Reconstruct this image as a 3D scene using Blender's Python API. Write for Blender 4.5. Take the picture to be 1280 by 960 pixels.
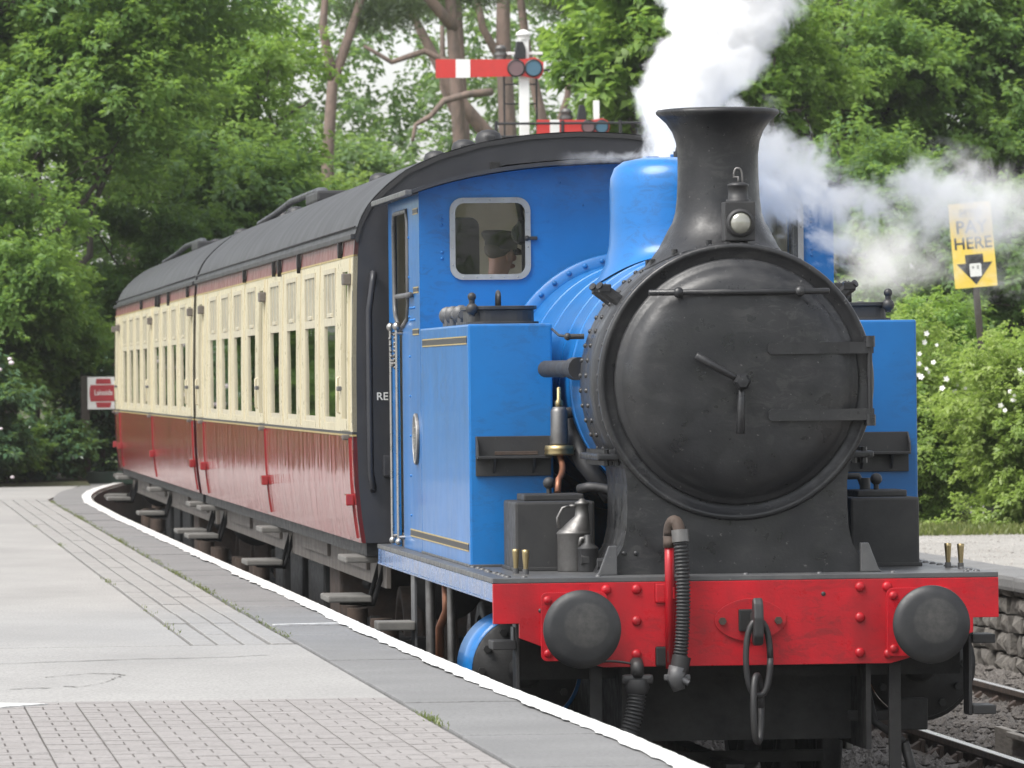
import bpy, bmesh, math, random
import numpy as np
from mathutils import Vector, Matrix

for o in list(bpy.data.objects): bpy.data.objects.remove(o)
S = bpy.context.scene
COL = S.collection
R = math.radians
PI = math.pi

# ------------------------------------------------------------------ camera, sky, sun, exposure
cd = bpy.data.cameras.new('camera'); cam = bpy.data.objects.new('camera', cd); COL.objects.link(cam)
cd.sensor_width = 36.0; cd.lens = 8800 / 1280 * 36.0
cd.clip_start = 0.5; cd.clip_end = 3000
yaw, pitch, roll = R(5.3878), R(0.0585), R(0.62)
fwd = Vector((math.sin(yaw)*math.cos(pitch), math.cos(yaw)*math.cos(pitch), -math.sin(pitch)))
rgt = Vector((math.cos(yaw), -math.sin(yaw), 0)); upv = rgt.cross(fwd)
rr = rgt*math.cos(roll) - upv*math.sin(roll); uu = rgt*math.sin(roll) + upv*math.cos(roll)
M = Matrix((rr, uu, -fwd)).transposed().to_4x4(); M.translation = (-4.4353, -34.7509, 2.2964)
cam.matrix_world = M
cd.dof.use_dof = True; cd.dof.focus_distance = 36.5; cd.dof.aperture_fstop = 14
S.camera = cam

SUN_EL, SUN_AZ = R(56), R(-122)       # azimuth from +Y towards +X: sun high, to the left behind the camera
w = bpy.data.worlds.new('World'); S.world = w; w.use_nodes = True
nt = w.node_tree; bg = nt.nodes['Background']
sky = nt.nodes.new('ShaderNodeTexSky'); sky.sky_type = 'NISHITA'; sky.sun_disc = False
sky.sun_elevation = SUN_EL; sky.sun_rotation = SUN_AZ; sky.dust_density = 2.0; sky.ozone_density = 1.0; sky.air_density = 1.0
hs = nt.nodes.new('ShaderNodeHueSaturation'); hs.inputs['Saturation'].default_value = 0.22   # cloud cover takes the blue out
nt.links.new(sky.outputs[0], hs.inputs['Color']); nt.links.new(hs.outputs[0], bg.inputs['Color'])
bg.inputs['Strength'].default_value = 0.15
sd = bpy.data.lights.new('sun', 'SUN'); sd.energy = 2.4; sd.angle = R(38); sd.color = (1.0, 0.965, 0.91)
sun = bpy.data.objects.new('sun', sd); COL.objects.link(sun)
sdir = Vector((math.sin(SUN_AZ)*math.cos(SUN_EL), math.cos(SUN_AZ)*math.cos(SUN_EL), math.sin(SUN_EL)))
sun.rotation_euler = sdir.to_track_quat('Z', 'Y').to_euler(); sun.location = sdir*60
S.view_settings.view_transform = 'Standard'; S.view_settings.look = 'None'
S.view_settings.exposure = 0.95; S.view_settings.gamma = 1.0
S.cycles.volume_bounces = 14; S.cycles.max_bounces = 14; S.cycles.transparent_max_bounces = 24
S.cycles.volume_step_rate = 1.0; S.cycles.volume_max_steps = 160

# ------------------------------------------------------------------ tagging
def tag(o, label=None, cat=None, group=None, kind=None):
    if label: o['label'] = label
    if cat: o['category'] = cat
    if group: o['group'] = group
    if kind: o['kind'] = kind
    return o
def thing(name, label, cat, loc=(0,0,0), rz=0.0, group=None):
    o = bpy.data.objects.new(name, None); COL.objects.link(o)
    o.empty_display_size = 0.3; o.location = loc; o.rotation_euler = (0,0,rz)
    return tag(o, label, cat, group)
def copy_tree(o, parent=None):
    c = o.copy(); COL.objects.link(c); c.parent = parent
    for ch in list(o.children): copy_tree(ch, c)
    return c

# ------------------------------------------------------------------ materials
def nodes(name):
    m = bpy.data.materials.new(name); m.use_nodes = True
    t = m.node_tree; return m, t, t.nodes['Principled BSDF'], t.nodes['Material Output']
def L(t, a, b): t.links.new(a, b)
def coords(t, scale=(1,1,1), obj=True):
    tc = t.nodes.new('ShaderNodeTexCoord'); mp = t.nodes.new('ShaderNodeMapping'); mp.inputs['Scale'].default_value = scale
    if obj:
        oi = t.nodes.new('ShaderNodeObjectInfo'); ad = t.nodes.new('ShaderNodeVectorMath'); ad.operation = 'MULTIPLY_ADD'
        cx = t.nodes.new('ShaderNodeCombineXYZ')
        for k in range(3): L(t, oi.outputs['Random'], cx.inputs[k])
        ad.inputs[1].default_value = (37, 53, 71); L(t, cx.outputs[0], ad.inputs[0]); L(t, tc.outputs['Object'], ad.inputs[2]); L(t, ad.outputs[0], mp.inputs['Vector'])
    else:
        g = t.nodes.new('ShaderNodeNewGeometry'); L(t, g.outputs['Position'], mp.inputs['Vector'])
    return mp.outputs[0]
def noise(t, vec, scale, detail=5, rough=.6, dist=0.0):
    n = t.nodes.new('ShaderNodeTexNoise'); n.inputs['Scale'].default_value = scale; n.inputs['Detail'].default_value = detail
    n.inputs['Roughness'].default_value = rough; n.inputs['Distortion'].default_value = dist
    L(t, vec, n.inputs['Vector']); return n.outputs['Fac']
def ramp(t, fac, stops):
    r = t.nodes.new('ShaderNodeValToRGB'); L(t, fac, r.inputs[0]); e = r.color_ramp.elements
    while len(e) < len(stops): e.new(0.5)
    for k, (p, c) in enumerate(stops):
        e[k].position = p; e[k].color = (c, c, c, 1) if isinstance(c, (int, float)) else (*c, 1)
    return r.outputs[0]
def mixc(t, fac, a, b, mode='MIX'):
    m = t.nodes.new('ShaderNodeMix'); m.data_type = 'RGBA'; m.blend_type = mode
    if isinstance(fac, (int, float)): m.inputs[0].default_value = fac
    else: L(t, fac, m.inputs[0])
    for v, i in ((a, 6), (b, 7)):
        if isinstance(v, tuple): m.inputs[i].default_value = (*v, 1)
        else: L(t, v, m.inputs[i])
    return m.outputs[2]
def bump(t, h, strength, dist, nrm=None):
    b = t.nodes.new('ShaderNodeBump'); b.inputs['Strength'].default_value = strength; b.inputs['Distance'].default_value = dist
    L(t, h, b.inputs['Height'])
    if nrm is not None: L(t, nrm, b.inputs['Normal'])
    return b.outputs[0]
def paint(name, col, dirt, rough=.35, metal=0.0, patch=2.5, streak=None, dirt_amt=.45, speck=.0, speck_col=(.3,.28,.25), bmp=.15, bdist=.002, coat=0.0, wave=None, rvar=.2, spec=.5, scuff=None):
    """painted or bare surface: base colour, grime in patches and vertical streaks, flecks, roughness variation, fine relief"""
    m, t, p, out = nodes(name)
    v = coords(t)
    f1 = ramp(t, noise(t, v, patch, 6, .65), [(.35, 0), (.72, dirt_amt)])
    c = mixc(t, f1, col, dirt)
    if streak:
        vs = coords(t, (streak, streak, streak*.07))
        f2 = ramp(t, noise(t, vs, 1.0, 2, .5), [(.45, 0), (.75, dirt_amt)])
        c = mixc(t, f2, c, dirt)
    if speck:
        f3 = ramp(t, noise(t, v, 42, 3, .6), [(.68, 0), (.74, speck)])
        c = mixc(t, f3, c, speck_col)
    if scuff:
        vq = coords(t, (1,1,2.2)); big_ = ramp(t, noise(t, v, 1.3, 3), [(.45, 0), (.7, 1)])
        fq = ramp(t, noise(t, vq, 7.5, 8, .75, 1.2), [(.50, 0), (.58, scuff[0])])
        mm = t.nodes.new('ShaderNodeMath'); mm.operation = 'MULTIPLY'; L(t, fq, mm.inputs[0]); L(t, big_, mm.inputs[1])
        c = mixc(t, mm.outputs[0], c, scuff[1])
    L(t, c, p.inputs['Base Color'])
    r = ramp(t, noise(t, v, patch*3, 4), [(.3, max(rough-rvar*.5, .03)), (.75, min(rough+rvar, 1))])
    L(t, r, p.inputs['Roughness']); p.inputs['Metallic'].default_value = metal
    p.inputs['Specular IOR Level'].default_value = spec
    n = bump(t, noise(t, v, 60, 4), bmp, bdist)
    if wave:
        vw = coords(t, wave[0]); n = bump(t, noise(t, vw, 1.0, 3, .55), 1.0, wave[1], n)
    L(t, n, p.inputs['Normal'])
    if coat:
        p.inputs['Coat Weight'].default_value = coat; p.inputs['Coat Roughness'].default_value = .08
        if wave: L(t, n, p.inputs['Coat Normal'])
    return m
MT = {}
MT['blue'] = paint('blue_paint', (.005,.145,.43), (.012,.085,.23), rough=.33, scuff=(.5,(.02,.06,.13)), patch=2.0, streak=2.4, dirt_amt=.36, speck=.22, speck_col=(.02,.04,.09), bmp=.0, coat=.2, wave=((2.2,1.2,.35),.0006), rvar=.05, spec=.38)
MT['valance'] = paint('valance_reflect_blue', (.10,.20,.42), (.17,.22,.33), rough=.22, patch=2, streak=None, bmp=.0, coat=.4, wave=((3,1,1),.0004))  # blue paled to stand for the platform reflected in the valance
MT['smokebox'] = paint('smokebox_black', (.0065,.007,.0088), (.030,.030,.031), rough=.36, patch=2.6, streak=None, dirt_amt=.75, speck=.55, speck_col=(.15,.145,.14), bmp=.35, bdist=.003, rvar=.3, scuff=(.42,(.080,.078,.075)))
MT['black'] = paint('black_paint', (.017,.017,.0185), (.036,.035,.034), rough=.5, patch=4, dirt_amt=.7, speck=.3, speck_col=(.12,.11,.1), bmp=.3)
MT['grime'] = paint('oily_black', (.0038,.0038,.0045), (.010,.009,.008), rough=.6, patch=5, dirt_amt=.8, bmp=.4, bdist=.004)
MT['rusty'] = paint('rusty_brown', (.07,.045,.032), (.025,.022,.02), rough=.75, patch=6, dirt_amt=.9, bmp=.5, bdist=.004)
MT['plate'] = paint('footplate_grey', (.058,.059,.063), (.12,.12,.117), rough=.38, patch=5, dirt_amt=.6, speck=.4, speck_col=(.25,.24,.22), bmp=.35, bdist=.003)
MT['red'] = paint('red_paint', (.45,.006,.015), (.20,.010,.014), rough=.34, patch=4.5, streak=7, dirt_amt=.6, speck=.6, speck_col=(.07,.012,.012), bmp=.32, bdist=.004, coat=.08, spec=.35, scuff=(.6,(.13,.012,.014)))
MT['cream'] = paint('cream_paint', (.55,.495,.345), (.36,.32,.22), rough=.33, patch=3, streak=9, dirt_amt=.45, speck=.06, speck_col=(.25,.2,.12), bmp=.02, wave=((9,2,.5),.0006))
MT['maroon'] = paint('maroon_paint', (.27,.022,.026), (.16,.028,.024), rough=.10, patch=1.2, streak=10, dirt_amt=.5, bmp=.0, wave=((4.5,4.5,1.5),.016), rvar=.04, coat=0.0, spec=.58)
MT['brown_band'] = paint('cantrail_maroon', (.16,.045,.040), (.10,.055,.045), rough=.4, patch=3)
MT['coach_black'] = paint('coach_end_black', (.017,.018,.023), (.035,.035,.04), rough=.4, patch=3, streak=4, dirt_amt=.6, bmp=.2)
MT['coach_roof'] = paint('coach_roof_grey', (.019,.019,.021), (.030,.029,.029), rough=.5, patch=.8, streak=None, dirt_amt=.5, bmp=.0, rvar=.08)
MT['solebar'] = paint('solebar_grey', (.13,.115,.10), (.06,.05,.045), rough=.7, patch=4, streak=6, dirt_amt=.7)
MT['timber_step'] = paint('worn_timber', (.135,.13,.12), (.07,.066,.06), rough=.75, patch=8, dirt_amt=.7, bmp=.4)
MT['steel'] = paint('bright_steel', (.40,.39,.38), (.3,.28,.25), rough=.3, metal=1.0, patch=8, bmp=.02)
MT['dull_steel'] = paint('dull_steel', (.20,.195,.19), (.09,.085,.08), rough=.45, metal=.8, patch=9, dirt_amt=.7)
MT['railtop'] = paint('rail_head_steel', (.62,.60,.58), (.35,.31,.28), rough=.3, metal=.9, patch=3)
MT['brass'] = paint('brass', (.40,.32,.17), (.18,.14,.08), rough=.4, metal=1.0, patch=12)
MT['copper'] = paint('copper_pipe', (.30,.13,.075), (.10,.06,.045), rough=.45, metal=.7, patch=9)
MT['rubber'] = paint('rubber_hose', (.014,.0145,.016), (.035,.035,.034), rough=.6, patch=6, bmp=.3)
MT['white'] = paint('white_paint', (.80,.80,.78), (.5,.48,.44), rough=.5, patch=3, dirt_amt=.3)
MT['yellow_line'] = paint('yellow_line', (.36,.27,.10), (.22,.17,.07), rough=.4, patch=4)
MT['alu'] = paint('window_frame_grey', (.36,.355,.34), (.2,.19,.18), rough=.4, metal=.35, patch=9, dirt_amt=.6)
MT['win_frame'] = paint('coach_window_frame', (.46,.42,.31), (.3,.27,.2), rough=.4, patch=6)
MT['pale_vent'] = paint('pale_vent_cream', (.33,.31,.23), (.17,.16,.12), rough=.6, streak=16, patch=6, dirt_amt=.6)  # pale cream upper panes with vertical streaks
MT['beige'] = paint('cab_beige', (.70,.66,.54), (.5,.46,.36), rough=.5, patch=4)
MT['asphalt'] = None
def buffer_face():
    m = paint('buffer_face', (.012,.013,.015), (.035,.035,.035), rough=.45, patch=5, dirt_amt=.7, bmp=.3); t = m.node_tree; p = t.nodes['Principled BSDF']
    tc = t.nodes.new('ShaderNodeTexCoord'); mp = t.nodes.new('ShaderNodeMapping'); mp.inputs['Location'].default_value = (-.55,0,-.55); mp.inputs['Scale'].default_value = (1,0,1)
    L(t, tc.outputs['Generated'], mp.inputs[0]); ln = t.nodes.new('ShaderNodeVectorMath'); ln.operation = 'LENGTH'; L(t, mp.outputs[0], ln.inputs[0])
    wear = ramp(t, ln.outputs['Value'], [(.10,.9),(.27,.55),(.30,.0)]); old = p.inputs['Base Color'].links[0].from_socket
    nn = ramp(t, noise(t, tc.outputs['Generated'], 9, 6, .7), [(.35,.25),(.65,1)])
    mm = t.nodes.new('ShaderNodeMath'); mm.operation = 'MULTIPLY'; L(t, wear, mm.inputs[0]); L(t, nn, mm.inputs[1])
    L(t, mixc(t, mm.outputs[0], old, (.062,.060,.057)), p.inputs['Base Color']); return m
MT['buffer_face'] = buffer_face()
def ground_mat(name, c1, c2, c3, fine=55, bmps=.5, bd=.006, rough=.85, big=.8, streak=(1,1,1)):
    m, t, p, out = nodes(name)
    v = coords(t, streak, obj=False)
    a = mixc(t, ramp(t, noise(t, v, big, 6, .6), [(.3, 0), (.7, 1)]), c1, c2)
    b = mixc(t, ramp(t, noise(t, v, fine, 3, .7), [(.42, 0), (.66, .75)]), a, c3)
    L(t, b, p.inputs['Base Color']); p.inputs['Roughness'].default_value = rough
    L(t, bump(t, noise(t, v, fine, 4, .7), bmps, bd), p.inputs['Normal'])
    return m
MT['asphalt'] = ground_mat('pale_asphalt', (.335,.328,.316), (.245,.24,.232), (.19,.186,.18), fine=70, big=.9, streak=(1,.45,1))
MT['coping'] = ground_mat('coping_stone', (.205,.205,.204), (.155,.155,.155), (.105,.105,.105), fine=60, big=1.2)
MT['slab'] = ground_mat('paving_slab', (.30,.294,.284), (.245,.24,.232), (.18,.175,.17), fine=50, big=1.6)
MT['brick'] = ground_mat('paving_brick', (.285,.268,.26), (.245,.23,.222), (.17,.16,.155), fine=45, big=3)
MT['joint'] = ground_mat('sandy_joint', (.15,.143,.132), (.115,.11,.10), (.075,.07,.065), fine=40)
MT['ballast'] = ground_mat('ballast', (.20,.185,.17), (.12,.105,.095), (.05,.045,.04), fine=22, bmps=1.0, bd=.04, big=1.1)
MT['gravel'] = ground_mat('gravel', (.40,.385,.36), (.30,.285,.26), (.17,.16,.15), fine=30, bmps=.8, bd=.02)
MT['earth'] = ground_mat('earth', (.10,.085,.055), (.07,.085,.03), (.04,.045,.02), fine=14, bmps=.8, bd=.05)
MT['stone'] = ground_mat('wall_stone', (.20,.185,.165), (.12,.112,.10), (.07,.065,.06), fine=16, bmps=.9, bd=.02, big=3)
MT['sleeper'] = ground_mat('sleeper_timber', (.085,.068,.055), (.055,.045,.038), (.03,.025,.02), fine=18, streak=(.3,3,3))
MT['plank'] = ground_mat('weathered_plank', (.36,.335,.30), (.27,.25,.22), (.17,.155,.135), fine=16, streak=(3,.3,3))
MT['post'] = ground_mat('dark_post_timber', (.075,.062,.05), (.05,.042,.036), (.03,.026,.022), fine=25, streak=(3,3,.4))
MT['bark'] = ground_mat('bark', (.10,.085,.07), (.065,.055,.045), (.035,.03,.025), fine=9, bmps=1, bd=.03, streak=(1,1,.3))
MT['pine_bark'] = ground_mat('pine_bark', (.25,.175,.14), (.20,.15,.13), (.13,.105,.09), fine=7, bmps=1, bd=.04, streak=(1,1,.35), big=.9)
MT['fence'] = ground_mat('grey_fence_board', (.17,.17,.175), (.12,.12,.125), (.08,.08,.08), fine=18, streak=(3,3,.3))

def glassy(name, tint=(.75,.82,.80), rough=.02, gloss=(.95,.95,.95)):
    m, t, p, out = nodes(name)
    t.nodes.remove(p)
    tr = t.nodes.new('ShaderNodeBsdfTransparent'); tr.inputs[0].default_value = (*tint, 1)
    gl = t.nodes.new('ShaderNodeBsdfGlossy'); gl.inputs['Roughness'].default_value = rough; gl.inputs[0].default_value = (*gloss, 1)
    ge = t.nodes.new('ShaderNodeNewGeometry'); dt = t.nodes.new('ShaderNodeVectorMath'); dt.operation = 'DOT_PRODUCT'
    L(t, ge.outputs['Incoming'], dt.inputs[0]); L(t, ge.outputs['True Normal'], dt.inputs[1])
    ab = t.nodes.new('ShaderNodeMath'); ab.operation = 'ABSOLUTE'; L(t, dt.outputs['Value'], ab.inputs[0])
    om = t.nodes.new('ShaderNodeMath'); om.operation = 'SUBTRACT'; om.inputs[0].default_value = 1.0; L(t, ab.outputs[0], om.inputs[1])
    pw = t.nodes.new('ShaderNodeMath'); pw.operation = 'POWER'; pw.inputs[1].default_value = 5.0; L(t, om.outputs[0], pw.inputs[0])
    fr = t.nodes.new('ShaderNodeMath'); fr.operation = 'MULTIPLY_ADD'; fr.inputs[1].default_value = .97; fr.inputs[2].default_value = .022; L(t, pw.outputs[0], fr.inputs[0])
    v = coords(t, (4,4,4)); n = bump(t, noise(t, v, 1.0, 2), .25, .002)
    L(t, n, gl.inputs['Normal'])
    mx = t.nodes.new('ShaderNodeMixShader'); L(t, fr.outputs[0], mx.inputs[0]); L(t, tr.outputs[0], mx.inputs[1]); L(t, gl.outputs[0], mx.inputs[2])
    L(t, mx.outputs[0], out.inputs[0]); return m
MT['glass'] = glassy('window_glass', (.5,.56,.54))
MT['cabglass'] = glassy('cab_window_glass', (.97,.98,.98))
MT['lens'] = paint('lamp_lens', (.20,.20,.17), (.33,.32,.27), rough=.06, patch=6, spec=.9, coat=1.0, bmp=0)
def flat(name, col, rough=.5, trans=0.0):
    m, t, p, out = nodes(name); p.inputs['Base Color'].default_value = (*col, 1); p.inputs['Roughness'].default_value = rough
    v = coords(t); c = mixc(t, ramp(t, noise(t, v, 9, 4), [(.3, 0), (.8, .35)]), col, tuple(x*.7 for x in col)); L(t, c, p.inputs['Base Color'])
    return m
MT['skin'] = flat('skin', (.52,.27,.19), .5)
MT['cap'] = flat('cap_black', (.005,.005,.006), .55)
MT['overall'] = flat('overall_blue_grey', (.16,.22,.28), .8)
MT['hair'] = flat('hair_grey', (.10,.085,.07), .7)
MT['sig_red'] = paint('signal_red', (.56,.035,.03), (.35,.04,.035), rough=.4, patch=5)
MT['sign_yellow'] = paint('sign_yellow', (.80,.57,.08), (.66,.46,.08), rough=.4, patch=3, dirt_amt=.35)
MT['sign_black'] = flat('sign_black', (.018,.018,.02), .45)
MT['sign_red'] = flat('sign_red', (.40,.03,.04), .4)
MT['specred'] = paint('red_spectacle_glass', (.16,.10,.105), (.12,.08,.085), rough=.5, patch=6)
MT['specblue'] = paint('blue_spectacle_glass', (.06,.14,.20), (.05,.11,.16), rough=.5, patch=6)
MT['petal'] = flat('white_petal', (.82,.80,.78), .6)
MT['petal_pink'] = flat('pale_petal', (.70,.62,.66), .6)

def leafmat(name, a, b, c, trans=.38, rough=.45):
    m, t, p, out = nodes(name)
    g = t.nodes.new('ShaderNodeNewGeometry')
    r1 = mixc(t, ramp(t, g.outputs['Random Per Island'], [(.1, 0), (.9, 1)]), a, b)
    v = coords(t, obj=False)
    c2 = mixc(t, ramp(t, noise(t, v, .9, 3), [(.42, 0), (.68, .8)]), r1, c)
    L(t, c2, p.inputs['Base Color']); p.inputs['Roughness'].default_value = rough
    tl = t.nodes.new('ShaderNodeBsdfTranslucent')
    tc = mixc(t, .4, c2, (.42,.62,.06), 'MIX'); L(t, tc, tl.inputs[0])
    mx = t.nodes.new('ShaderNodeMixShader'); mx.inputs[0].default_value = trans
    L(t, p.outputs[0], mx.inputs[1]); L(t, tl.outputs[0], mx.inputs[2]); L(t, mx.outputs[0], out.inputs[0])
    return m
LF = dict(
    dark=leafmat('leaf_dark', (0.094,0.188,0.059), (0.146,0.249,0.079), (0.118,0.217,0.087), .52),
    mid=leafmat('leaf_mid', (0.146,0.264,0.072), (0.214,0.328,0.090), (0.126,0.237,0.077), .54),
    light=leafmat('leaf_light', (0.186,0.314,0.070), (0.264,0.388,0.100), (0.150,0.279,0.077), .54),
    lime=leafmat('leaf_lime', (0.276,0.376,0.096), (0.372,0.456,0.154), (0.204,0.325,0.090), .5),
    rhod=leafmat('leaf_rhododendron', (0.062,0.131,0.067), (0.108,0.188,0.102), (0.084,0.160,0.097), .3, .22),
    far=leafmat('leaf_far', (0.168,0.268,0.115), (0.228,0.331,0.147), (0.138,0.239,0.122), .54),
    pine=leafmat('needle_pine', (0.108,0.142,0.096), (0.150,0.182,0.125), (0.126,0.165,0.118), .38),
    grass=leafmat('grass_blade', (.13,.16,.04), (.19,.20,.07), (.10,.14,.04), .25))

# ------------------------------------------------------------------ mesh helpers
class MB:
    def __init__(s): s.b = bmesh.new(); s.sm = set()
    def _q(s, vs, smooth=False):
        try:
            f = s.b.faces.new(vs); f.smooth = smooth; return f
        except ValueError: return None
    def box(s, x0, x1, y0, y1, z0, z1, bev=0.0):
        if x0 > x1: x0, x1 = x1, x0
        if y0 > y1: y0, y1 = y1, y0
        if z0 > z1: z0, z1 = z1, z0
        v = [s.b.verts.new(p) for p in ((x0,y0,z0),(x1,y0,z0),(x1,y1,z0),(x0,y1,z0),(x0,y0,z1),(x1,y0,z1),(x1,y1,z1),(x0,y1,z1))]
        fs = [s._q([v[i] for i in q]) for q in ((0,3,2,1),(4,5,6,7),(0,1,5,4),(1,2,6,5),(2,3,7,6),(3,0,4,7))]
        if bev:
            es = {e for f in fs for e in f.edges}
            bmesh.ops.bevel(s.b, geom=list(es), offset=bev, segments=2, profile=.6, affect='EDGES')
        return s
    def prism(s, poly, plane, a, b, bev=0.0):
        def P(u, v, t): return {'xz': (u,t,v), 'yz': (t,u,v), 'xy': (u,v,t)}[plane]
        A = [s.b.verts.new(P(u,v,a)) for u, v in poly]; B = [s.b.verts.new(P(u,v,b)) for u, v in poly]
        n = len(poly); fs = [s._q(A), s._q(B[::-1])]
        for i in range(n): fs.append(s._q([A[i], B[i], B[(i+1)%n], A[(i+1)%n]]))
        fs = [f for f in fs if f]
        bmesh.ops.recalc_face_normals(s.b, faces=fs)
        if bev:
            es = {e for f in fs for e in f.edges}; bmesh.ops.bevel(s.b, geom=list(es), offset=bev, segments=2, profile=.6, affect='EDGES')
        return s
    def lathe(s, prof, o, axis, seg=24, smooth=True, warp=None):
        """prof: (radius, distance along axis)"""
        ax = Vector(axis).normalized(); t = Vector((1,0,0)) if abs(ax.x) < .9 else Vector((0,0,1))
        u = (t - ax*t.dot(ax)).normalized(); v = ax.cross(u); o = Vector(o); rings = []
        for r, h in prof:
            if r <= 1e-6: rings.append([s.b.verts.new(o + ax*h)]); continue
            ring = []
            for k in range(seg):
                a = 2*PI*k/seg; p = o + ax*h + (u*math.cos(a) + v*math.sin(a))*r
                if warp: p = warp(p, r, h)
                ring.append(s.b.verts.new(p))
            rings.append(ring)
        fs = []
        for A, B in zip(rings, rings[1:]):
            for k in range(seg):
                k2 = (k+1) % seg
                if len(A) == 1 and len(B) == 1: continue
                if len(A) == 1: fs.append(s._q([A[0], B[k], B[k2]], smooth))
                elif len(B) == 1: fs.append(s._q([A[k], B[0], A[k2]], smooth))
                else: fs.append(s._q([A[k], B[k], B[k2], A[k2]], smooth))
        bmesh.ops.recalc_face_normals(s.b, faces=[f for f in fs if f]); return s
    def cyl(s, p0, p1, r, r1=None, seg=16, smooth=True, bev=0.0):
        p0, p1 = Vector(p0), Vector(p1); h = (p1-p0).length; r1 = r if r1 is None else r1
        k = min(bev, h*.4)
        pr = [(0,0),(r-bev,0),(r,k),(r1,h-k),(r1-bev,h),(0,h)] if bev else [(0,0),(r,0),(r,0),(r1,h),(r1,h),(0,h)]
        ax = (p1-p0)
        if not bev:   # split rims so that caps stay crisp
            s.lathe([(r,0),(r1,h)], p0, ax, seg, smooth); s.lathe([(0,0),(r,0)], p0, ax, seg, False); s.lathe([(0,h),(r1,h)], p0, ax, seg, False); return s
        return s.lathe(pr, p0, ax, seg, smooth)
    def tube(s, pts, r, seg=10, smooth=True, ribs=None):
        pts = [Vector(p) for p in pts]; n = len(pts); rs = r if isinstance(r, (list, tuple)) else [r]*n
        up = Vector((0,0,1)); prev = None; rings = []
        for i, p in enumerate(pts):
            d = (pts[min(i+1,n-1)] - pts[max(i-1,0)]).normalized()
            if prev is None:
                t = up if abs(d.z) < .9 else Vector((1,0,0)); u = (t - d*t.dot(d)).normalized()
            else: u = (prev - d*prev.dot(d)).normalized()
            prev = u; v = d.cross(u)
            rings.append([s.b.verts.new(p + (u*math.cos(2*PI*k/seg) + v*math.sin(2*PI*k/seg))*rs[i]) for k in range(seg)])
        fs = []
        for A, B in zip(rings, rings[1:]):
            for k in range(seg): fs.append(s._q([A[k], A[(k+1)%seg], B[(k+1)%seg], B[k]], smooth))
        fs.append(s._q(rings[0][::-1])); fs.append(s._q(rings[-1]))
        bmesh.ops.recalc_face_normals(s.b, faces=[f for f in fs if f]); return s
    def ball(s, c, r, seg=12, sc=(1,1,1)):
        n0 = len(s.b.verts)
        g = bmesh.ops.create_uvsphere(s.b, u_segments=seg, v_segments=max(6, seg//2), radius=r)
        for v in g['verts']: v.co = Vector((v.co.x*sc[0], v.co.y*sc[1], v.co.z*sc[2])) + Vector(c)
        for f in {f for v in g['verts'] for f in v.link_faces}: f.smooth = True
        return s
    def sheet_hole(s, outer, holes, plane, a, b):
        """flat sheet with holes, thickness a..b"""
        def P(u, v, t): return {'xz': (u,t,v), 'yz': (t,u,v), 'xy': (u,v,t)}[plane]
        fs_all = []
        edges = []
        for loop in [outer] + holes:
            vs = [s.b.verts.new(P(u,v,a)) for u, v in loop]
            edges += [s.b.edges.new((vs[i], vs[(i+1)%len(vs)])) for i in range(len(vs))]
        g = bmesh.ops.triangle_fill(s.b, use_beauty=True, use_dissolve=False, edges=edges)
        fs = [f for f in g['geom'] if isinstance(f, bmesh.types.BMFace)]
        ex = bmesh.ops.extrude_face_region(s.b, geom=fs)
        d = Vector(P(0,0,b)) - Vector(P(0,0,a))
        bmesh.ops.translate(s.b, vec=d, verts=[v for v in ex['geom'] if isinstance(v, bmesh.types.BMVert)])
        bmesh.ops.recalc_face_normals(s.b, faces=s.b.faces[:]); return s
    def build(s, name, mat, parent=None, loc=None):
        me = bpy.data.meshes.new(name); s.b.to_mesh(me); s.b.free()
        me.materials.append(MT[mat] if isinstance(mat, str) else mat)
        o = bpy.data.objects.new(name, me); COL.objects.link(o); o.parent = parent
        if loc: o.location = loc
        return o
def box(name, mat, parent, *a, bev=.004): return MB().box(*a, bev=bev).build(name, mat, parent)
def rrect(x0, x1, z0, z1, r, n=5):
    pts = []
    for cx, cz, a0 in ((x1-r, z0+r, -90), (x1-r, z1-r, 0), (x0+r, z1-r, 90), (x0+r, z0+r, 180)):
        for k in range(n+1):
            a = R(a0 + 90*k/n); pts.append((cx + r*math.cos(a), cz + r*math.sin(a)))
    return pts
def text_obj(name, txt, size, mat, parent, origin, right, up, depth=.003, sx=1.0, align='CENTER'):
    cu = bpy.data.curves.new(name, 'FONT'); cu.body = txt; cu.size = size; cu.extrude = depth; cu.align_x = align; cu.align_y = 'CENTER'; cu.resolution_u = 3; cu.offset = size*.012
    tmp = bpy.data.objects.new('tmp', cu); COL.objects.link(tmp)
    bpy.context.view_layer.update()
    me = bpy.data.meshes.new_from_object(tmp.evaluated_get(bpy.context.evaluated_depsgraph_get()))
    bpy.data.objects.remove(tmp); bpy.data.curves.remove(cu)
    rt, u = Vector(right).normalized()*sx, Vector(up).normalized(); n = Vector(right).normalized().cross(u); o = Vector(origin)
    for v in me.vertices: c = v.co.copy(); v.co = o + rt*c.x + u*c.y + n*c.z
    me.name = name; me.materials.clear(); me.materials.append(MT[mat])
    ob = bpy.data.objects.new(name, me); COL.objects.link(ob); ob.parent = parent; return ob
def share(src, name, parent, loc, rz=0, sc=(1,1,1), rot=None):
    o = src.copy(); o.name = name; COL.objects.link(o); o.parent = parent; o.location = loc
    o.rotation_euler = rot or (0,0,rz); o.scale = sc; return o
def arc(p0, p1, p2, n=8):
    p0, p1, p2 = map(Vector, (p0, p1, p2)); return [p0*(1-t)**2 + p1*2*t*(1-t) + p2*t*t for t in [k/n for k in range(n+1)]]

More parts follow.
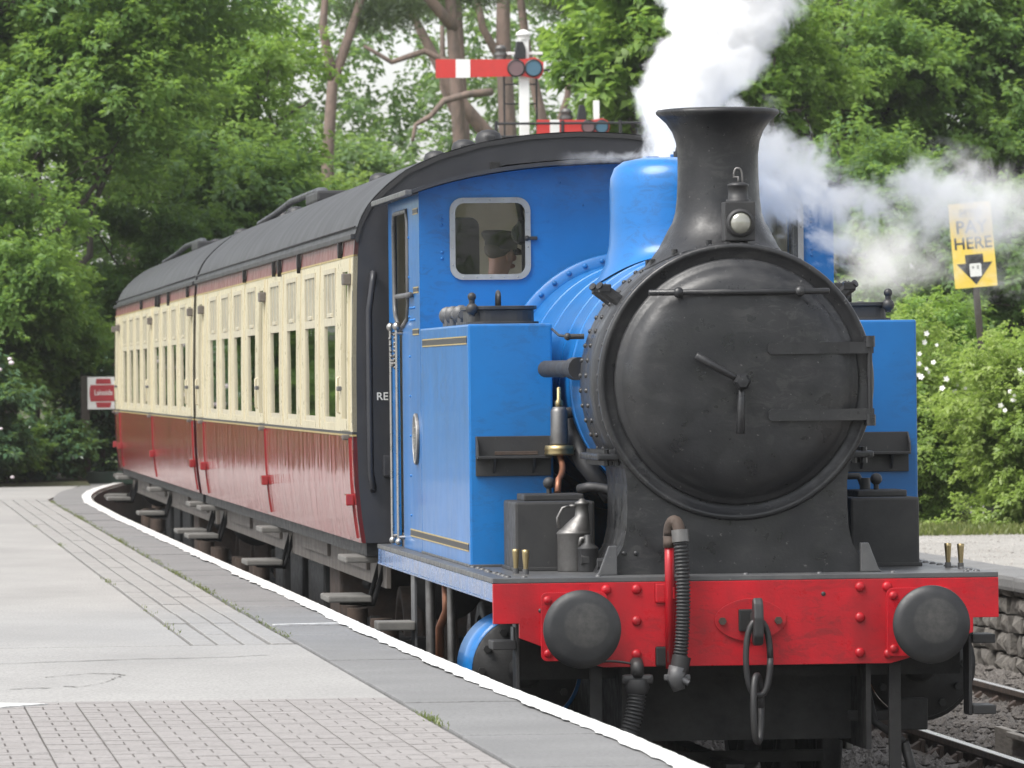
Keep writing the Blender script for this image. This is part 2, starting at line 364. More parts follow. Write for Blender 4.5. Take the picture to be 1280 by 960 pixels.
# ------------------------------------------------------------------ setting: ground, tracks, platforms
rnd = random.Random(7)
def cxc(y): return 0.0 if y < 44 else (y-44)**2/300.0
EDGE = [(-60,-1.44),(-12,-1.45),(-8,-1.46),(-3.5,-1.53),(2,-1.575),(10,-1.59),(17,-1.62),(28,-1.655),(37,-1.68),(44,-1.66)]
def edge(y):
    if y >= 44: return -1.66 + cxc(y)
    for (a, xa), (b, xb) in zip(EDGE, EDGE[1:]):
        if y <= b: return xa + (xb-xa)*(y-a)/(b-a)
PH = .915; WEED = -2.10; STRIP = -2.66

def sheet(name, pts, z, mat, kind='structure', sub=None, parent=None):
    m = MB(); m.b.faces.new([m.b.verts.new((x,y,z)) for x, y in pts])
    o = m.build(name, mat, parent)
    if kind: o['kind'] = kind
    return o
g = MB(); n = 60
for i in range(n+1):
    for j in range(n+1):
        x = -900 + 1800*i/n; y = -300 + 1800*j/n; g.b.verts.new((x, y, -.55))
g.b.verts.ensure_lookup_table()
for i in range(n):
    for j in range(n):
        a = i*(n+1)+j; g.b.faces.new([g.b.verts[k] for k in (a, a+n+1, a+n+2, a+1)])
tag(g.build('ground', 'earth'), kind='structure')

b = MB(); nx, ny = 40, 420       # uneven ballast bed under both tracks
for j in range(ny+1):
    y = -25 + 120*j/ny
    for i in range(nx+1):
        x = -1.75 + 6.6*i/nx
        z = -.13 + .035*math.sin(x*9.1+y*4.7)*math.sin(y*7.3-x*5.1) + rnd.uniform(-.025,.025)
        b.b.verts.new((x + cxc(y), y, z))
b.b.verts.ensure_lookup_table()
for j in range(ny):
    for i in range(nx):
        a = j*(nx+1)+i; b.b.faces.new([b.b.verts[k] for k in (a, a+1, a+nx+2, a+nx+1)])
tag(b.build('ballast_bed', 'ballast'), kind='structure')
# loose ballast stones between and beside the far rails
def stones(name, n, fx, size, mat, seed, parent=None):
    r = np.random.RandomState(seed); V = []; F = []
    base = np.array([(1,0,0),(-1,0,0),(0,1,0),(0,-1,0),(0,0,1),(0,0,-1)], float)
    tri = [(0,2,4),(2,1,4),(1,3,4),(3,0,4),(2,0,5),(1,2,5),(3,1,5),(0,3,5)]
    for k in range(n):
        x, y, z = fx(r); s = size*r.uniform(.6,1.5)
        v = base*s*r.uniform(.6,1.25,(6,1)); a = r.uniform(0,6.28); c, q = math.cos(a), math.sin(a)
        v = np.stack([v[:,0]*c-v[:,1]*q, v[:,0]*q+v[:,1]*c, v[:,2]*.75], 1) + (x,y,z)
        V += v.tolist(); F += [tuple(6*k+i for i in f) for f in tri]
    me = bpy.data.meshes.new(name); me.from_pydata(V, [], F); me.materials.append(MT[mat])
    o = bpy.data.objects.new(name, me); COL.objects.link(o); o.parent = parent; return tag(o, kind='stuff')
o = stones('ballast_stones', 9000, lambda r: ((lambda y: (r.uniform(1.0,4.75)+cxc(y), y, -.105))(r.uniform(-2,30))), .035, 'ballast', 3)
tag(o, 'loose grey brown ballast stones lying between the rails', 'ballast')
o = stones('ballast_stones', 3500, lambda r: ((lambda y: (r.uniform(-1.3,1.2), y, -.105))(r.uniform(-4,22))), .035, 'ballast', 5)
tag(o, 'dark oily ballast stones lying under the train', 'ballast')

def track(cx0, label, y0, y1, step, rot0, detail):
    t = thing('railway_track', label, 'track', (cx0, 0, 0))
    prof = [(-.035,0),(.035,0),(.035,-.035),(.009,-.05),(.009,-.125),(.062,-.14),(.062,-.15),(-.062,-.15),(-.062,-.14),(-.009,-.125),(-.009,-.05),(-.035,-.035)]
    for sx in (-.7525, .7525):
        m = MB(); ys = [y0 + (y1-y0)*k/80 for k in range(81)]; rings = []
        for y in ys: rings.append([m.b.verts.new((sx + u + cxc(y), y, v)) for u, v in prof])
        for A, B in zip(rings, rings[1:]):
            for k in range(12): m._q([A[k], A[(k+1)%12], B[(k+1)%12], B[k]])
        bmesh.ops.recalc_face_normals(m.b, faces=m.b.faces[:])
        ro = m.build('rail', 'rusty', t)
        h = MB(); hr = []
        for y in ys: hr.append([h.b.verts.new((sx + u + cxc(y), y, .002)) for u in (-.028,.028)])
        for A, B in zip(hr, hr[1:]): h._q([A[0], A[1], B[1], B[0]])
        h.build('rail_head', 'railtop', ro)
    sl = MB().box(-1.3,1.3,-.125,.125,-.29,-.165,bev=.012).build('sleeper', 'sleeper', t); proto = sl
    ch = MB(); ch.box(-.17,.17,-.1,.1,-.165,-.145,bev=.006)
    for s in (-1,1): ch.prism([(s*.065,-.15),(s*.15,-.15),(s*.12,-.09),(s*.065,-.055)], 'xz', -.05,.05, bev=.005); ch.cyl((s*.135,.07,-.15),(s*.135,.07,-.115),.02,seg=8); ch.cyl((s*.135,-.07,-.15),(s*.135,-.07,-.115),.02,seg=8)
    ch.box(.037,.062,-.07,.07,-.13,-.045,bev=.006)
    cho = None; y = y0+.3; first = True
    while y < y1:
        s_ = proto if first else share(proto, 'sleeper', t, (0,0,0)); s_.location = (cxc(y), y, 0); first = False
        if detail(y):
            for sx in (-.7525,.7525):
                if cho is None: cho = ch.build('rail_chair', 'rusty', s_); c = cho
                else: c = share(cho, 'rail_chair', s_, (0,0,0))
                c.parent = s_; c.location = (sx, 0, 0); c.rotation_euler = (0,0,0 if sx > 0 else PI)
        y += step
    return t
track(0.0, 'railway track running beneath the blue locomotive and its coaches', -24, 90, .76, 0, lambda y: -3 < y < 14)
track(3.165, 'second railway track beside the low stone platform wall', -24, 90, .76, 0, lambda y: -1 < y < 26)
# timber crossing boards lying between the rails of the second track
t = thing('timber_trough', 'weathered grey timber trough lying between the rails of the second track', 'trough', (3.1, 7.6, -.12))
for k, (dx, dz, rz) in enumerate(((-.33,.09,.0),(.36,.09,.0),(.0,.165,.0))):
    m = MB()
    if k < 2: m.box(-.025,.025,-1.6,1.6,-.1,.09,bev=.006)
    else: m.box(-.40,.40,-1.55,-.55,-.02,.015,bev=.006)
    o = m.build('plank', 'plank', t, (dx, 0, dz))
o = MB().box(-.40,.40,.1,.9,-.02,.015,bev=.006).build('plank', 'plank', t, (0,0,.165))

# near platform (the one the photograph is taken from)
ys = [-60, -30, -14, -10, -6, -3.5, 0, 4, 8, 12, 17, 22, 28, 33, 37, 41, 44, 46, 48, 50, 53, 56, 60, 65, 70, 76]
plat = MB(); top = []; 
for y in ys:
    e = edge(y) + .03
    top.append([plat.b.verts.new(p) for p in ((-16, y, -.5), (-16, y, PH-.022), (e, y, PH-.022), (e, y, -.5))])
for A, B in zip(top, top[1:]):
    for k in range(3): plat._q([A[k], B[k], B[k+1], A[k+1]])
plat._q(top[0]); plat._q(top[-1][::-1])
bmesh.ops.recalc_face_normals(plat.b, faces=plat.b.faces[:])
platform = tag(plat.build('platform', 'joint'), kind='structure')
def slab_poly(name, pts, mat, z1=PH, z0=PH-.06, bev=.006, parent=platform):
    return MB().prism(pts, 'xy', z0, z1, bev=bev).build(name, mat, parent)
slab_poly('asphalt_surface', [(-16,2.0),(STRIP-.012,2.0),(STRIP-.012,62),(-16,62)], 'asphalt', PH-.002)
slab_poly('asphalt_surface', [(-16,-4.3),(WEED-.012,-4.3),(WEED-.012,1.985),(-16,1.985)], 'asphalt', PH-.004)
slab_poly('asphalt_surface', [(-16,-60),(-4.15,-60),(-4.15,-4.315),(-16,-4.315)], 'asphalt', PH-.003)
slab_poly('asphalt_surface', [(-4.138,-60),(WEED-.012,-60),(WEED-.012,-13.25),(-4.138,-13.25)], 'asphalt', PH-.003)
slab_poly('asphalt_surface', [(STRIP,48.3),(WEED,48.3),(-1.2,62),(STRIP,62)], 'asphalt', PH-.003)
# coping stones along the edge, each its own block
y = -20.0
while y < 62:
    d = rnd.choice((.9,1.05,1.2,1.35)); y2 = y + d
    dz = rnd.uniform(-.005,.003)
    slab_poly('coping_stone', [(WEED+.006 + cxc(max(y,46))-cxc(46), y+.006),(edge(y+.006)-.0,y+.006),(edge(y2-.006),y2-.006),(WEED+.006+ cxc(max(y2,46))-cxc(46),y2-.006)], 'coping', PH+dz, PH-.14, bev=.01)
    y = y2
# white painted line along the coping edge (worn, uneven inner margin)
m = MB(); rings = []; y = -20.0; wob = 0; z0 = PH+.012
while y < 62:
    wob = wob*.6 + rnd.uniform(-.012,.012); e = edge(y)
    rings.append([m.b.verts.new((e-.115+wob, y, PH+.0075)), m.b.verts.new((e-.06, y, PH+.0085)), m.b.verts.new((e+.002+rnd.uniform(-.004,.002), y, PH+.0075)), m.b.verts.new((e+.004, y, PH-.03))])
    y += .12 if y < 25 else .3
for A, B in zip(rings, rings[1:]):
    for k in range(3): m._q([A[k], A[k+1], B[k+1], B[k]])
bmesh.ops.recalc_face_normals(m.b, faces=m.b.faces[:])
MT['line'] = ground_mat('white_line_paint', (.70,.70,.69), (.54,.54,.53), (.34,.34,.33), fine=30, big=3)
m.build('edge_line', 'line', platform)
slab_poly('painted_line', [(WEED+.02,4.62),(edge(4.7)-.12,4.72),(edge(4.7)-.12,4.80),(WEED+.02,4.70)], 'line', PH+.009, PH-.01, bev=0)
slab_poly('painted_mark', [(-4.05,-4.85),(-3.80,-4.83),(-3.60,-4.59),(-3.80,-4.45),(-4.05,-4.46)], 'line', PH+.006, PH-.01, bev=0)
# strip of scored paving slabs
y = 2.05
while y < 48:
    d = rnd.uniform(1.0,1.9); ncol = 4; wcol = (WEED-STRIP-.016)/ncol
    for c in range(ncol):
        dz = rnd.uniform(-.006,.001)
        slab_poly('paving_slab', [(STRIP+c*wcol+.009,y+.012),(STRIP+(c+1)*wcol-.009,y+.012),(STRIP+(c+1)*wcol-.009,y+d-.012),(STRIP+c*wcol+.009,y+d-.012)], 'slab', PH+dz, PH-.05, bev=.005)
    y += d
# basket-weave brick paving
bq = .2265; bw = bq/3; proto = None; cells = []
rows = int((-4.33+13.2)/bq); cols = 9
for r_ in range(rows):
    for c in range(cols):
        x = WEED-.018 - (c+.5)*bq; yy = -4.35 - (r_+.5)*bq
        for k in range(3):
            if (r_+c) % 2 == 0: cells.append((x+(k-1)*bw, yy, 0))
            else: cells.append((x, yy+(k-1)*bw, 1))
def bsize(c):   # those in frame and nearest show largest
    return (0 if -10.6 < c[1] else 1, abs(c[1]+9.5)) 
cells.sort(key=bsize)
bmB = MB().box(-bq/2+.0035,bq/2-.0035,-bw/2+.0012,bw/2-.0012,-.06,0,bev=0).build('brick', 'brick', platform); usedB = False
bm_ = MB().box(-bw/2+.004,bw/2-.004,-bq/2+.0022,bq/2-.0022,-.06,0,bev=0).build('brick', 'brick', platform); used = False
rest = MB()
for i, (x, yy, rt) in enumerate(cells):
    z = PH + rnd.uniform(-.0012,.0008)
    if i < 300:
        if rt: o = bmB if not usedB else share(bmB, 'brick', platform, (0,0,0)); usedB = True
        else: o = bm_ if not used else share(bm_, 'brick', platform, (0,0,0)); used = True
        o.location = (x, yy, z); o.rotation_euler = (rnd.uniform(-.004,.004), rnd.uniform(-.012,.012), rnd.uniform(-.008,.008))
    else:
        a, b_ = (bq, bw) if rt else (bw, bq); rest.box(x-a/2+.004,x+a/2-.004,yy-b_/2+.0022,yy+b_/2-.0022,z-.06,z)
tag(rest.build('brick_paving', 'brick', platform), kind='stuff')
# cracks in the asphalt
for pts in ([(-3.53,-1.75),(-3.42,-1.5),(-3.29,-1.36),(-3.2,-1.42),(-3.16,-1.6),(-3.22,-2.0),(-3.30,-2.5),(-3.42,-2.83),(-3.48,-2.7)], [(-3.72,-2.95),(-3.60,-2.85),(-3.52,-2.9)], [(-3.9,-.2),(-3.4,.1),(-3.0,.3),(-2.6,.35),(-2.3,.6)]):
    m = MB(); prev = None; zz = PH-.001
    fine = []
    for (xa,ya),(xb,yb) in zip(pts, pts[1:]):
        for k in range(6): fine.append((xa+(xb-xa)*k/6+rnd.uniform(-.012,.012), ya+(yb-ya)*k/6+rnd.uniform(-.02,.02)))
    for (x,yy) in fine:
        hw = rnd.uniform(.004,.012); cur = (m.b.verts.new((x-.004,yy-hw*1.8,zz)), m.b.verts.new((x+.004,yy+hw*1.8,zz)))
        if prev: m._q([prev[0], cur[0], cur[1], prev[1]])
        prev = cur
    m.build('crack', 'joint', platform)

# leaf scatter helper -------------------------------------------------
def leaf_mesh(name, P, N, D, size, mat, parent=None, aspect=.5, fold=.18, loc=(0,0,0)):
    """one folded four-point leaf per row of P (position), N (normal), D (direction)"""
    P = np.asarray(P, float) - np.asarray(loc); n = len(P)
    N = N/np.linalg.norm(N, axis=1, keepdims=True)
    D = D - N*(D*N).sum(1, keepdims=True); D /= np.linalg.norm(D, axis=1, keepdims=True)+1e-9
    B = np.cross(N, D); s = np.asarray(size).reshape(-1,1)
    v = np.empty((n,4,3)); v[:,0] = P; v[:,1] = P + D*s*.45 + B*s*aspect*.5 + N*s*fold; v[:,2] = P + D*s - N*s*.08; v[:,3] = P + D*s*.45 - B*s*aspect*.5 + N*s*fold
    me = bpy.data.meshes.new(name); me.vertices.add(4*n); me.vertices.foreach_set('co', v.reshape(-1))
    me.loops.add(4*n); me.loops.foreach_set('vertex_index', np.arange(4*n, dtype=np.int32))
    me.polygons.add(n); me.polygons.foreach_set('loop_start', np.arange(0,4*n,4,dtype=np.int32)); me.polygons.foreach_set('loop_total', np.full(n,4,dtype=np.int32))
    me.update(calc_edges=True); me.materials.append(mat)
    o = bpy.data.objects.new(name, me); COL.objects.link(o); o.parent = parent; return o
def weeds(name, n, fpos, size, label, seed, parent=None):
    r = np.random.RandomState(seed); P = np.array([fpos(r) for _ in range(n)])
    N = r.normal(0,1,(n,3)); N[:,2] = np.abs(N[:,2])*.3; D = r.normal(0,.6,(n,3)); D[:,2] = 1
    o = leaf_mesh(name, P, N, D, r.uniform(.5,1.3,n)*size, LF['grass'], parent, .22, .05)
    return tag(o, label, 'weeds', kind='stuff')
def wpos(r):
    while True:
        y = r.uniform(3,47)
        if r.rand() < .25 + .75*max(0, math.sin(y*.9)*math.sin(y*.37+1)): return (WEED + r.normal(0,.018), y, PH-.01)
weeds('weeds', 1700, wpos, .022, 'thin line of yellow green weeds along the coping joint of the platform', 1)
weeds('weeds', 160, lambda r: (STRIP + r.normal(0,.015), (lambda q: q)(r.choice([4.5,7.5,14,25,33])+r.normal(0,.5)), PH-.01), .025, 'sparse tufts of weeds beside the scored paving strip', 2)
weeds('weeds', 140, lambda r: (WEED + r.normal(0,.015), -6.3 + r.normal(0,.35), PH-.01), .025, 'small patch of moss and weeds beside the brick paving', 4)

# far platform across the second track: stone wall, coping, gravel
FX, FZ = 4.85, .665
fp = MB(); tops = []
for y in ys:
    c = cxc(y); tops.append([fp.b.verts.new(p) for p in ((FX+.10+c, y, -.5), (FX+.10+c, y, FZ-.03), (30, y, FZ-.03), (30, y, -.5))])
for A, B in zip(tops, tops[1:]):
    for k in range(3): fp._q([A[k], B[k], B[k+1], A[k+1]])
bmesh.ops.recalc_face_normals(fp.b, faces=fp.b.faces[:])
far_platform = tag(fp.build('far_platform', 'gravel'), kind='structure')
y = 4.0; protoC = None
while y < 60:
    d = rnd.uniform(.85,1.1)
    m = MB().box(FX-.06+cxc(y), FX+.42+cxc(y), y+.006, y+d-.006, FZ-.13, FZ+rnd.uniform(-.006,.006), bev=.035)
    m.build('coping_slab', 'coping', far_platform); y += d
# rubble stones of the wall face
zc = -.5; bigs = []
for hgt in (.19,.17,.15,.18,.14,.15,.12):
    y = 6.0 + rnd.uniform(0,.3)
    while y < 34:
        d = rnd.uniform(.18,.45); bigs.append((y, d, zc, hgt)); y += d
    zc += hgt
def stone_into(m, y, d, z, h):
    x0 = FX + rnd.uniform(-.02,.04); nv = []
    for j in range(2):
        for (yy, zz) in ((y+.012,z+.01),(y+d-.012,z+.01),(y+d-.012,z+h-.01),(y+.012,z+h-.01)):
            k = 1 if j else 0
            nv.append(m.b.verts.new((x0 + (.16 if j else rnd.uniform(0,.035)), yy + rnd.uniform(-.012,.012)+cxc(yy), zz + rnd.uniform(-.012,.012))))
    cv = m.b.verts.new((x0 - rnd.uniform(.0,.04), y+d/2, z+h/2))
    for k in range(4): m._q([nv[k], nv[(k+1)%4], cv]); m._q([nv[(k+1)%4], nv[k], nv[4+k], nv[4+(k+1)%4]])
bigs.sort(key=lambda q: abs(q[0]-19)); rs = MB()
for i, q in enumerate(bigs):
    if i < 260:
        m = MB(); stone_into(m, *q); bmesh.ops.recalc_face_normals(m.b, faces=m.b.faces[:]); m.build('stone', 'stone', far_platform)
    else: stone_into(rs, *q)
bmesh.ops.recalc_face_normals(rs.b, faces=rs.b.faces[:])
tag(rs.build('rubble_stones', 'stone', far_platform), kind='stuff')
o = stones('gravel_stones', 6000, lambda r: (r.uniform(5.3,10.5), r.uniform(20,46), FZ-.03), .014, 'gravel', 9)
tag(o, 'pale loose gravel scattered on top of the low stone platform', 'gravel')

# ------------------------------------------------------------------ the blue tank locomotive
loco = thing('tank_locomotive', 'blue side tank steam locomotive with red buffer beam and black smokebox', 'locomotive', (0,0,0))
SZ, SR = 2.26, .69        # smokebox centre height and radius
def dome_bolt(m, c, r, axis=(0,-1,0), h=.6):
    m.lathe([(r,0),(r*.92,r*h*.55),(r*.55,r*h*.95),(0,r*h)], c, axis, 10)
# footplate and valances
box('running_plate', 'plate', loco, -1.266,1.266,-.02,7.62,1.272,1.298, bev=.004)
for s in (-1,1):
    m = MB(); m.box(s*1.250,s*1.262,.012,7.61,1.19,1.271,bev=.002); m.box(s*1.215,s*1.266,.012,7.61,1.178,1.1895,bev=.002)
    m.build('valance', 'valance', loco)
m = MB()
for k in range(9): dome_bolt(m, (-1.18+rnd.uniform(-.01,.01), .12+k*.24, 1.298), .018, (0,0,1)); dome_bolt(m, (1.18, .12+k*.24, 1.298), .018, (0,0,1))
for k in range(7): dome_bolt(m, (-1.1+k*.37, .08, 1.298), .016, (0,0,1))
m.build('plate_bolts', 'plate', loco)['kind'] = 'stuff'
# buffer beam
half = [(1.266,1.271),(1.266,1.072),(1.137,1.072),(1.137,1.0),(.80,.872),(.72,.850)]
poly = [(-x,z) for x, z in half] + [(x,z) for x, z in half[::-1]]
beam = MB().prism(poly, 'xz', -.022, .012, bev=.003).build('buffer_beam', 'red', loco)
for (x,z) in ((-.702,1.235),(-.55,1.235),(-.552,1.078),(-.554,.912),(.569,1.232),(.705,1.232),(.567,1.080),(.565,.905),(.709,.897)):
    m = MB(); dome_bolt(m, (x,-.021,z), .026, h=.75); m.build('bolt', 'red', beam)
m = MB()
for (x,z) in ((-1.03,1.135),(-.95,1.21),(-.385,1.215),(.385,1.2)): dome_bolt(m, (x,-.021,z), .012)
m.build('small_bolts', 'black', beam)['kind'] = 'stuff'
for s in (-1,1):
    bx = s*.865
    bp = MB().prism(rrect(bx-.165,bx+.165,.885,1.225,.03), 'xz', -.042,-.0225, bev=.003).build('buffer_base', 'red', loco)
    m = MB()
    for i in (-1,1):
        for j in (-1,1): dome_bolt(m, (bx+i*.132,-.041,1.055+j*.132), .022, h=.7)
    m.build('base_bolts', 'red', bp)['kind'] = 'stuff'
    bf = MB().lathe([(0,.0),(.135,.0),(.13,.03),(.105,.06),(.098,.24),(.085,.25),(.07,.252),(.07,.36)], (bx,-.04,1.055), (0,-1,0), 28).build('buffer', 'black', loco)
    MB().lathe([(.06,.33),(.12,.345),(.188,.368),(.193,.380),(.191,.392),(.150,.404),(.08,.412),(0,.414)], (bx,-.04,1.055), (0,-1,0), 48).build('buffer_head', 'buffer_face', bf)
# coupling: plate, hook, links
cp = MB().prism([(.015+.180*math.copysign(abs(math.cos(a))**1.25, math.cos(a)), 1.075+.108*math.sin(a)) for a in [2*PI*k/28 for k in range(28)]], 'xz', -.036,-.0225, bev=.002).build('coupling_plate', 'red', loco)
for x in (-.125,.155):
    m = MB(); m.cyl((x,-.034,1.072),(x,-.058,1.072),.020,seg=6,smooth=False); m.build('nut', 'rusty', cp)
MB().box(-.045,.045,-.06,-.034,1.02,1.13,bev=.008).build('draw_hole', 'grime', cp)
hook = MB()
hk = [(0,-.03,1.075),(0,-.11,1.085),(0,-.16,1.095),(0,-.195,1.135),(0,-.185,1.175),(0,-.15,1.185)]
hook.prism([(-.03,1.045),(-.03,1.115),(-.10,1.115),(-.125,1.150),(-.135,1.185),(-.165,1.190),(-.195,1.16),(-.21,1.09),(-.205,1.0),(-.175,.955),(-.13,.95),(-.10,.98),(-.08,1.045)], 'yz', .012,.062, bev=.012)
hook = hook.build('draw_hook', 'black', loco)
def link(name, pts, r, parent):
    m = MB(); m.tube(pts, r, 8); return m.build(name, 'black', parent)
def oval(c, hw, hh, ang=0.0, tilt=0.0, n=26):
    out = []
    for k in range(n+1):
        a = 2*PI*k/n; u = hw*math.copysign(abs(math.cos(a))**.8, math.cos(a)); v = hh*math.sin(a)
        out.append((c[0] + u*math.cos(ang), c[1] + u*math.sin(ang) + v*tilt, c[2] + v))
    return out
link('chain_link', oval((.037,-.155,.89), .062, .185, .1), .0165, hook)
link('chain_link', oval((.03,-.16,.64), .055, .165, R(62), .05), .0165, hook)
# vacuum brake pipe with ribbed hose
vac = MB().tube([(-.388,-.055,.84),(-.388,-.055,1.30),(-.388,-.055,1.48)], .024, 12).build('vacuum_pipe', 'red', loco)
MB().tube([(-.388,-.055,1.44),(-.388,-.055,1.50)] + arc((-.388,-.055,1.50),(-.387,-.065,1.575),(-.362,-.09,1.572),6) + arc((-.362,-.09,1.572),(-.345,-.105,1.56),(-.342,-.115,1.50),5), .031, 12).build('gooseneck', 'rusty', vac)
pts = arc((-.342,-.115,1.51),(-.315,-.15,1.16),(-.352,-.13,.86),150); rs_ = [(.030,.0305,.0375,.037)[k % 4] for k in range(151)]
MB().tube(pts, rs_, 14).build('vacuum_hose', 'rubber', vac)
MB().cyl((-.342,-.115,1.53),(-.338,-.12,1.47),.043,seg=14).build('hose_clip', 'dull_steel', vac)
MB().cyl((-.34,-.128,.905),(-.356,-.128,.83),.047,seg=14).build('hose_clip', 'black', vac)
m = MB(); m.tube([(-.356,-.128,.85),(-.372,-.13,.79),(-.355,-.135,.735)], [.05,.046,.03], 10); m.box(-.43,-.30,-.15,-.11,.785,.815,bev=.008); m.cyl((-.40,-.13,.83),(-.31,-.16,.77),.016,seg=8); m.build('hose_coupling', 'plate', vac)
for z in (1.215,.90):
    m = MB(); m.box(-.46,-.315,-.036,-.0225,z-.05,z+.05,bev=.01); m.box(-.405,-.365,-.075,-.03,z-.03,z+.03,bev=.004); m.build('pipe_bracket', 'grime' if z < 1 else 'red', vac)
# steam heating hose
heat = MB(); heat.tube([(-.555,-.02,.87),(-.555,-.06,.85),(-.555,-.06,.80)], [.034,.034,.034], 12); heat.box(-.635,-.475,-.085,-.035,.765,.815,bev=.02); heat.lathe([(.05,0),(.062,.03),(.05,.07)], (-.555,-.06,.72), (0,0,1), 14)
heat = heat.build('steam_heat_valve', 'black', loco)
pts = arc((-.555,-.06,.735),(-.57,-.085,.58),(-.645,-.06,.42),72)
MB().tube(pts, [(.038,.0385,.047,.0465)[k % 4] for k in range(73)], 14).build('steam_heat_hose', 'rubber', heat)
MB().tube(arc((-.555,-.05,.86),(-.70,-.055,.90),(-.80,-.05,.865),10), .006, 6).build('wire', 'black', heat)
# smokebox
sb = MB().lathe([(SR-.02,.0),(SR,.004),(SR,.955),(SR-.01,.96)], (0,.3,SZ), (0,1,0), 96).build('smokebox', 'smokebox', loco)
MB().lathe([(.585,-.010),(.60,-.014),(.664,-.014),(.668,-.022),(.684,-.024),(.692,-.018),(.697,-.004),(.697,.03),(.69,.032)], (0,.3,SZ), (0,1,0), 96).build('front_ring', 'smokebox', sb)
door = MB().lathe([(.618,-.013),(.616,-.030),(.605,-.038),(.590,-.044),(.576,-.060),(.560,-.085),(.538,-.108),(.51,-.124),(.47,-.134),(.40,-.140),(.25,-.146),(.12,-.149),(0,-.150)], (0,.3,SZ), (0,1,0), 96).build('smokebox_door', 'smokebox', loco)
m = MB()
for k in range(56):
    a = 2*PI*(k+.5)/56; c, q = math.cos(a), math.sin(a)
    for yy in (.345,.93,1.20):
        m.lathe([(.0135,0),(.012,.007),(.006,.012),(0,.013)], (c*SR,yy,SZ+q*SR), (c,0,q), 7)
m.build('rivets', 'smokebox', sb)['kind'] = 'stuff'
for z in (2.424, 2.090):
    m = MB(); xs = [.140,.155,.25,.40,.50,.56,.60,.64,.685]; W = .029; rows = []
    def dz_(x):
        r = math.hypot(x, z-SZ); pr = [(0,.15),(.25,.146),(.40,.14),(.47,.134),(.51,.124),(.54,.11),(.57,.095),(.70,.085)]
        for (a,ha),(b,hb) in zip(pr, pr[1:]):
            if r <= b: return .3 - (ha+(hb-ha)*(r-a)/(b-a))
        return .3-.07
    for i, x in enumerate(xs):
        y0 = min(dz_(x), dz_(min(x+.03,.685))) ; ww = W*(.55 if i == 0 else 1)
        rows.append([m.b.verts.new((x,y0+.03,z-ww)), m.b.verts.new((x,y0-.018,z-ww)), m.b.verts.new((x,y0-.018,z+ww)), m.b.verts.new((x,y0+.03,z+ww))])
    for A, B in zip(rows, rows[1:]):
        for k in range(4): m._q([A[k], B[k], B[(k+1)%4], A[(k+1)%4]])
    m._q(rows[0]); m._q(rows[-1][::-1]); bmesh.ops.recalc_face_normals(m.b, faces=m.b.faces[:])
    m.build('hinge_strap', 'smokebox', door)
m = MB(); m.cyl((.664,.215,2.035),(.664,.215,2.475),.014,seg=10); 
for z in (2.06,2.455): m.cyl((.664,.215,z-.028),(.664,.215,z+.028),.028,seg=12); m.box(.64,.688,.215,.29,z-.022,z+.022,bev=.005)
m.build('hinge_post', 'smokebox', door)
m = MB(); m.cyl((-.455,.145,2.708),(.455,.145,2.708),.0155,seg=12,bev=.004); m.build('door_handrail', 'smokebox', door)
for x in (-.305,.305):
    m = MB(); m.cyl((x,.25,2.708),(x,.17,2.708),.014,seg=10); m.ball((x,.145,2.708),.028); m.build('handrail_knob', 'smokebox', door)
hub = MB(); hub.cyl((0,.14,SZ),(0,.06,SZ),.034,.03,seg=16); hub.lathe([(.042,0),(.044,.035),(.03,.06),(0,.062)], (0,.085,SZ), (0,-1,0), 6, smooth=False); hub = hub.build('door_hub', 'smokebox', door)
MB().cyl((-.02,.065,2.272),(-.232,.06,2.392),.0165,.021,seg=12,bev=.004).build('door_handle', 'smokebox', door)
MB().cyl((0,.09,2.25),(-.008,.085,2.000),.017,.022,seg=12,bev=.004).build('door_handle', 'smokebox', door)
# saddle below the smokebox
sp = [(.672,1.298),(.655,1.33),(.618,1.375),(.580,1.44),(.562,1.52),(.556,1.62),(.556,1.75),(.566,1.83),(.60,1.895)]
poly = [(-x,z) for x, z in sp] + [(.3,1.95),(-.3,1.95)][:0] + [(x,z) for x, z in sp[::-1]]
sad = MB().prism(poly, 'xz', .302, 1.22).build('smokebox_saddle', 'smokebox', loco)
for s in (-1,1):
    m = MB(); m.box(s*.555,s*.70,.34,1.2,1.872,1.905,bev=.01); m.build('saddle_flange', 'smokebox', sad)
    m = MB()
    for k in range(9):
        for xx in (.60,.655): m.cyl((s*xx,.38+k*.095,1.905),(s*xx,.38+k*.095,1.925),.016,seg=6,smooth=False); m.cyl((s*xx,.38+k*.095,1.872),(s*xx,.38+k*.095,1.845),.017,seg=6,smooth=False)
    m.build('flange_bolts', 'smokebox', sad)['kind'] = 'stuff'
    m = MB(); m.prism([(s*.615,1.299),(s*.72,1.299),(s*.705,1.315),(s*.655,1.445),(s*.615,1.445)], 'xz', .255,.3, bev=.004); m.build('gusset', 'plate', sad)
    m = MB(); m.cyl((s*.69,.9,1.36),(s*.73,.9,1.36),.03,seg=6,smooth=False); m.cyl((s*.66,.5,1.35),(s*.69,.5,1.35),.03,seg=6,smooth=False); m.build('saddle_bolt', 'black', sad)
m = MB()
for x in (-.575,-.515): dome_bolt(m, (x,.301,1.405), .013)
m.build('saddle_rivets', 'smokebox', sad)['kind'] = 'stuff'
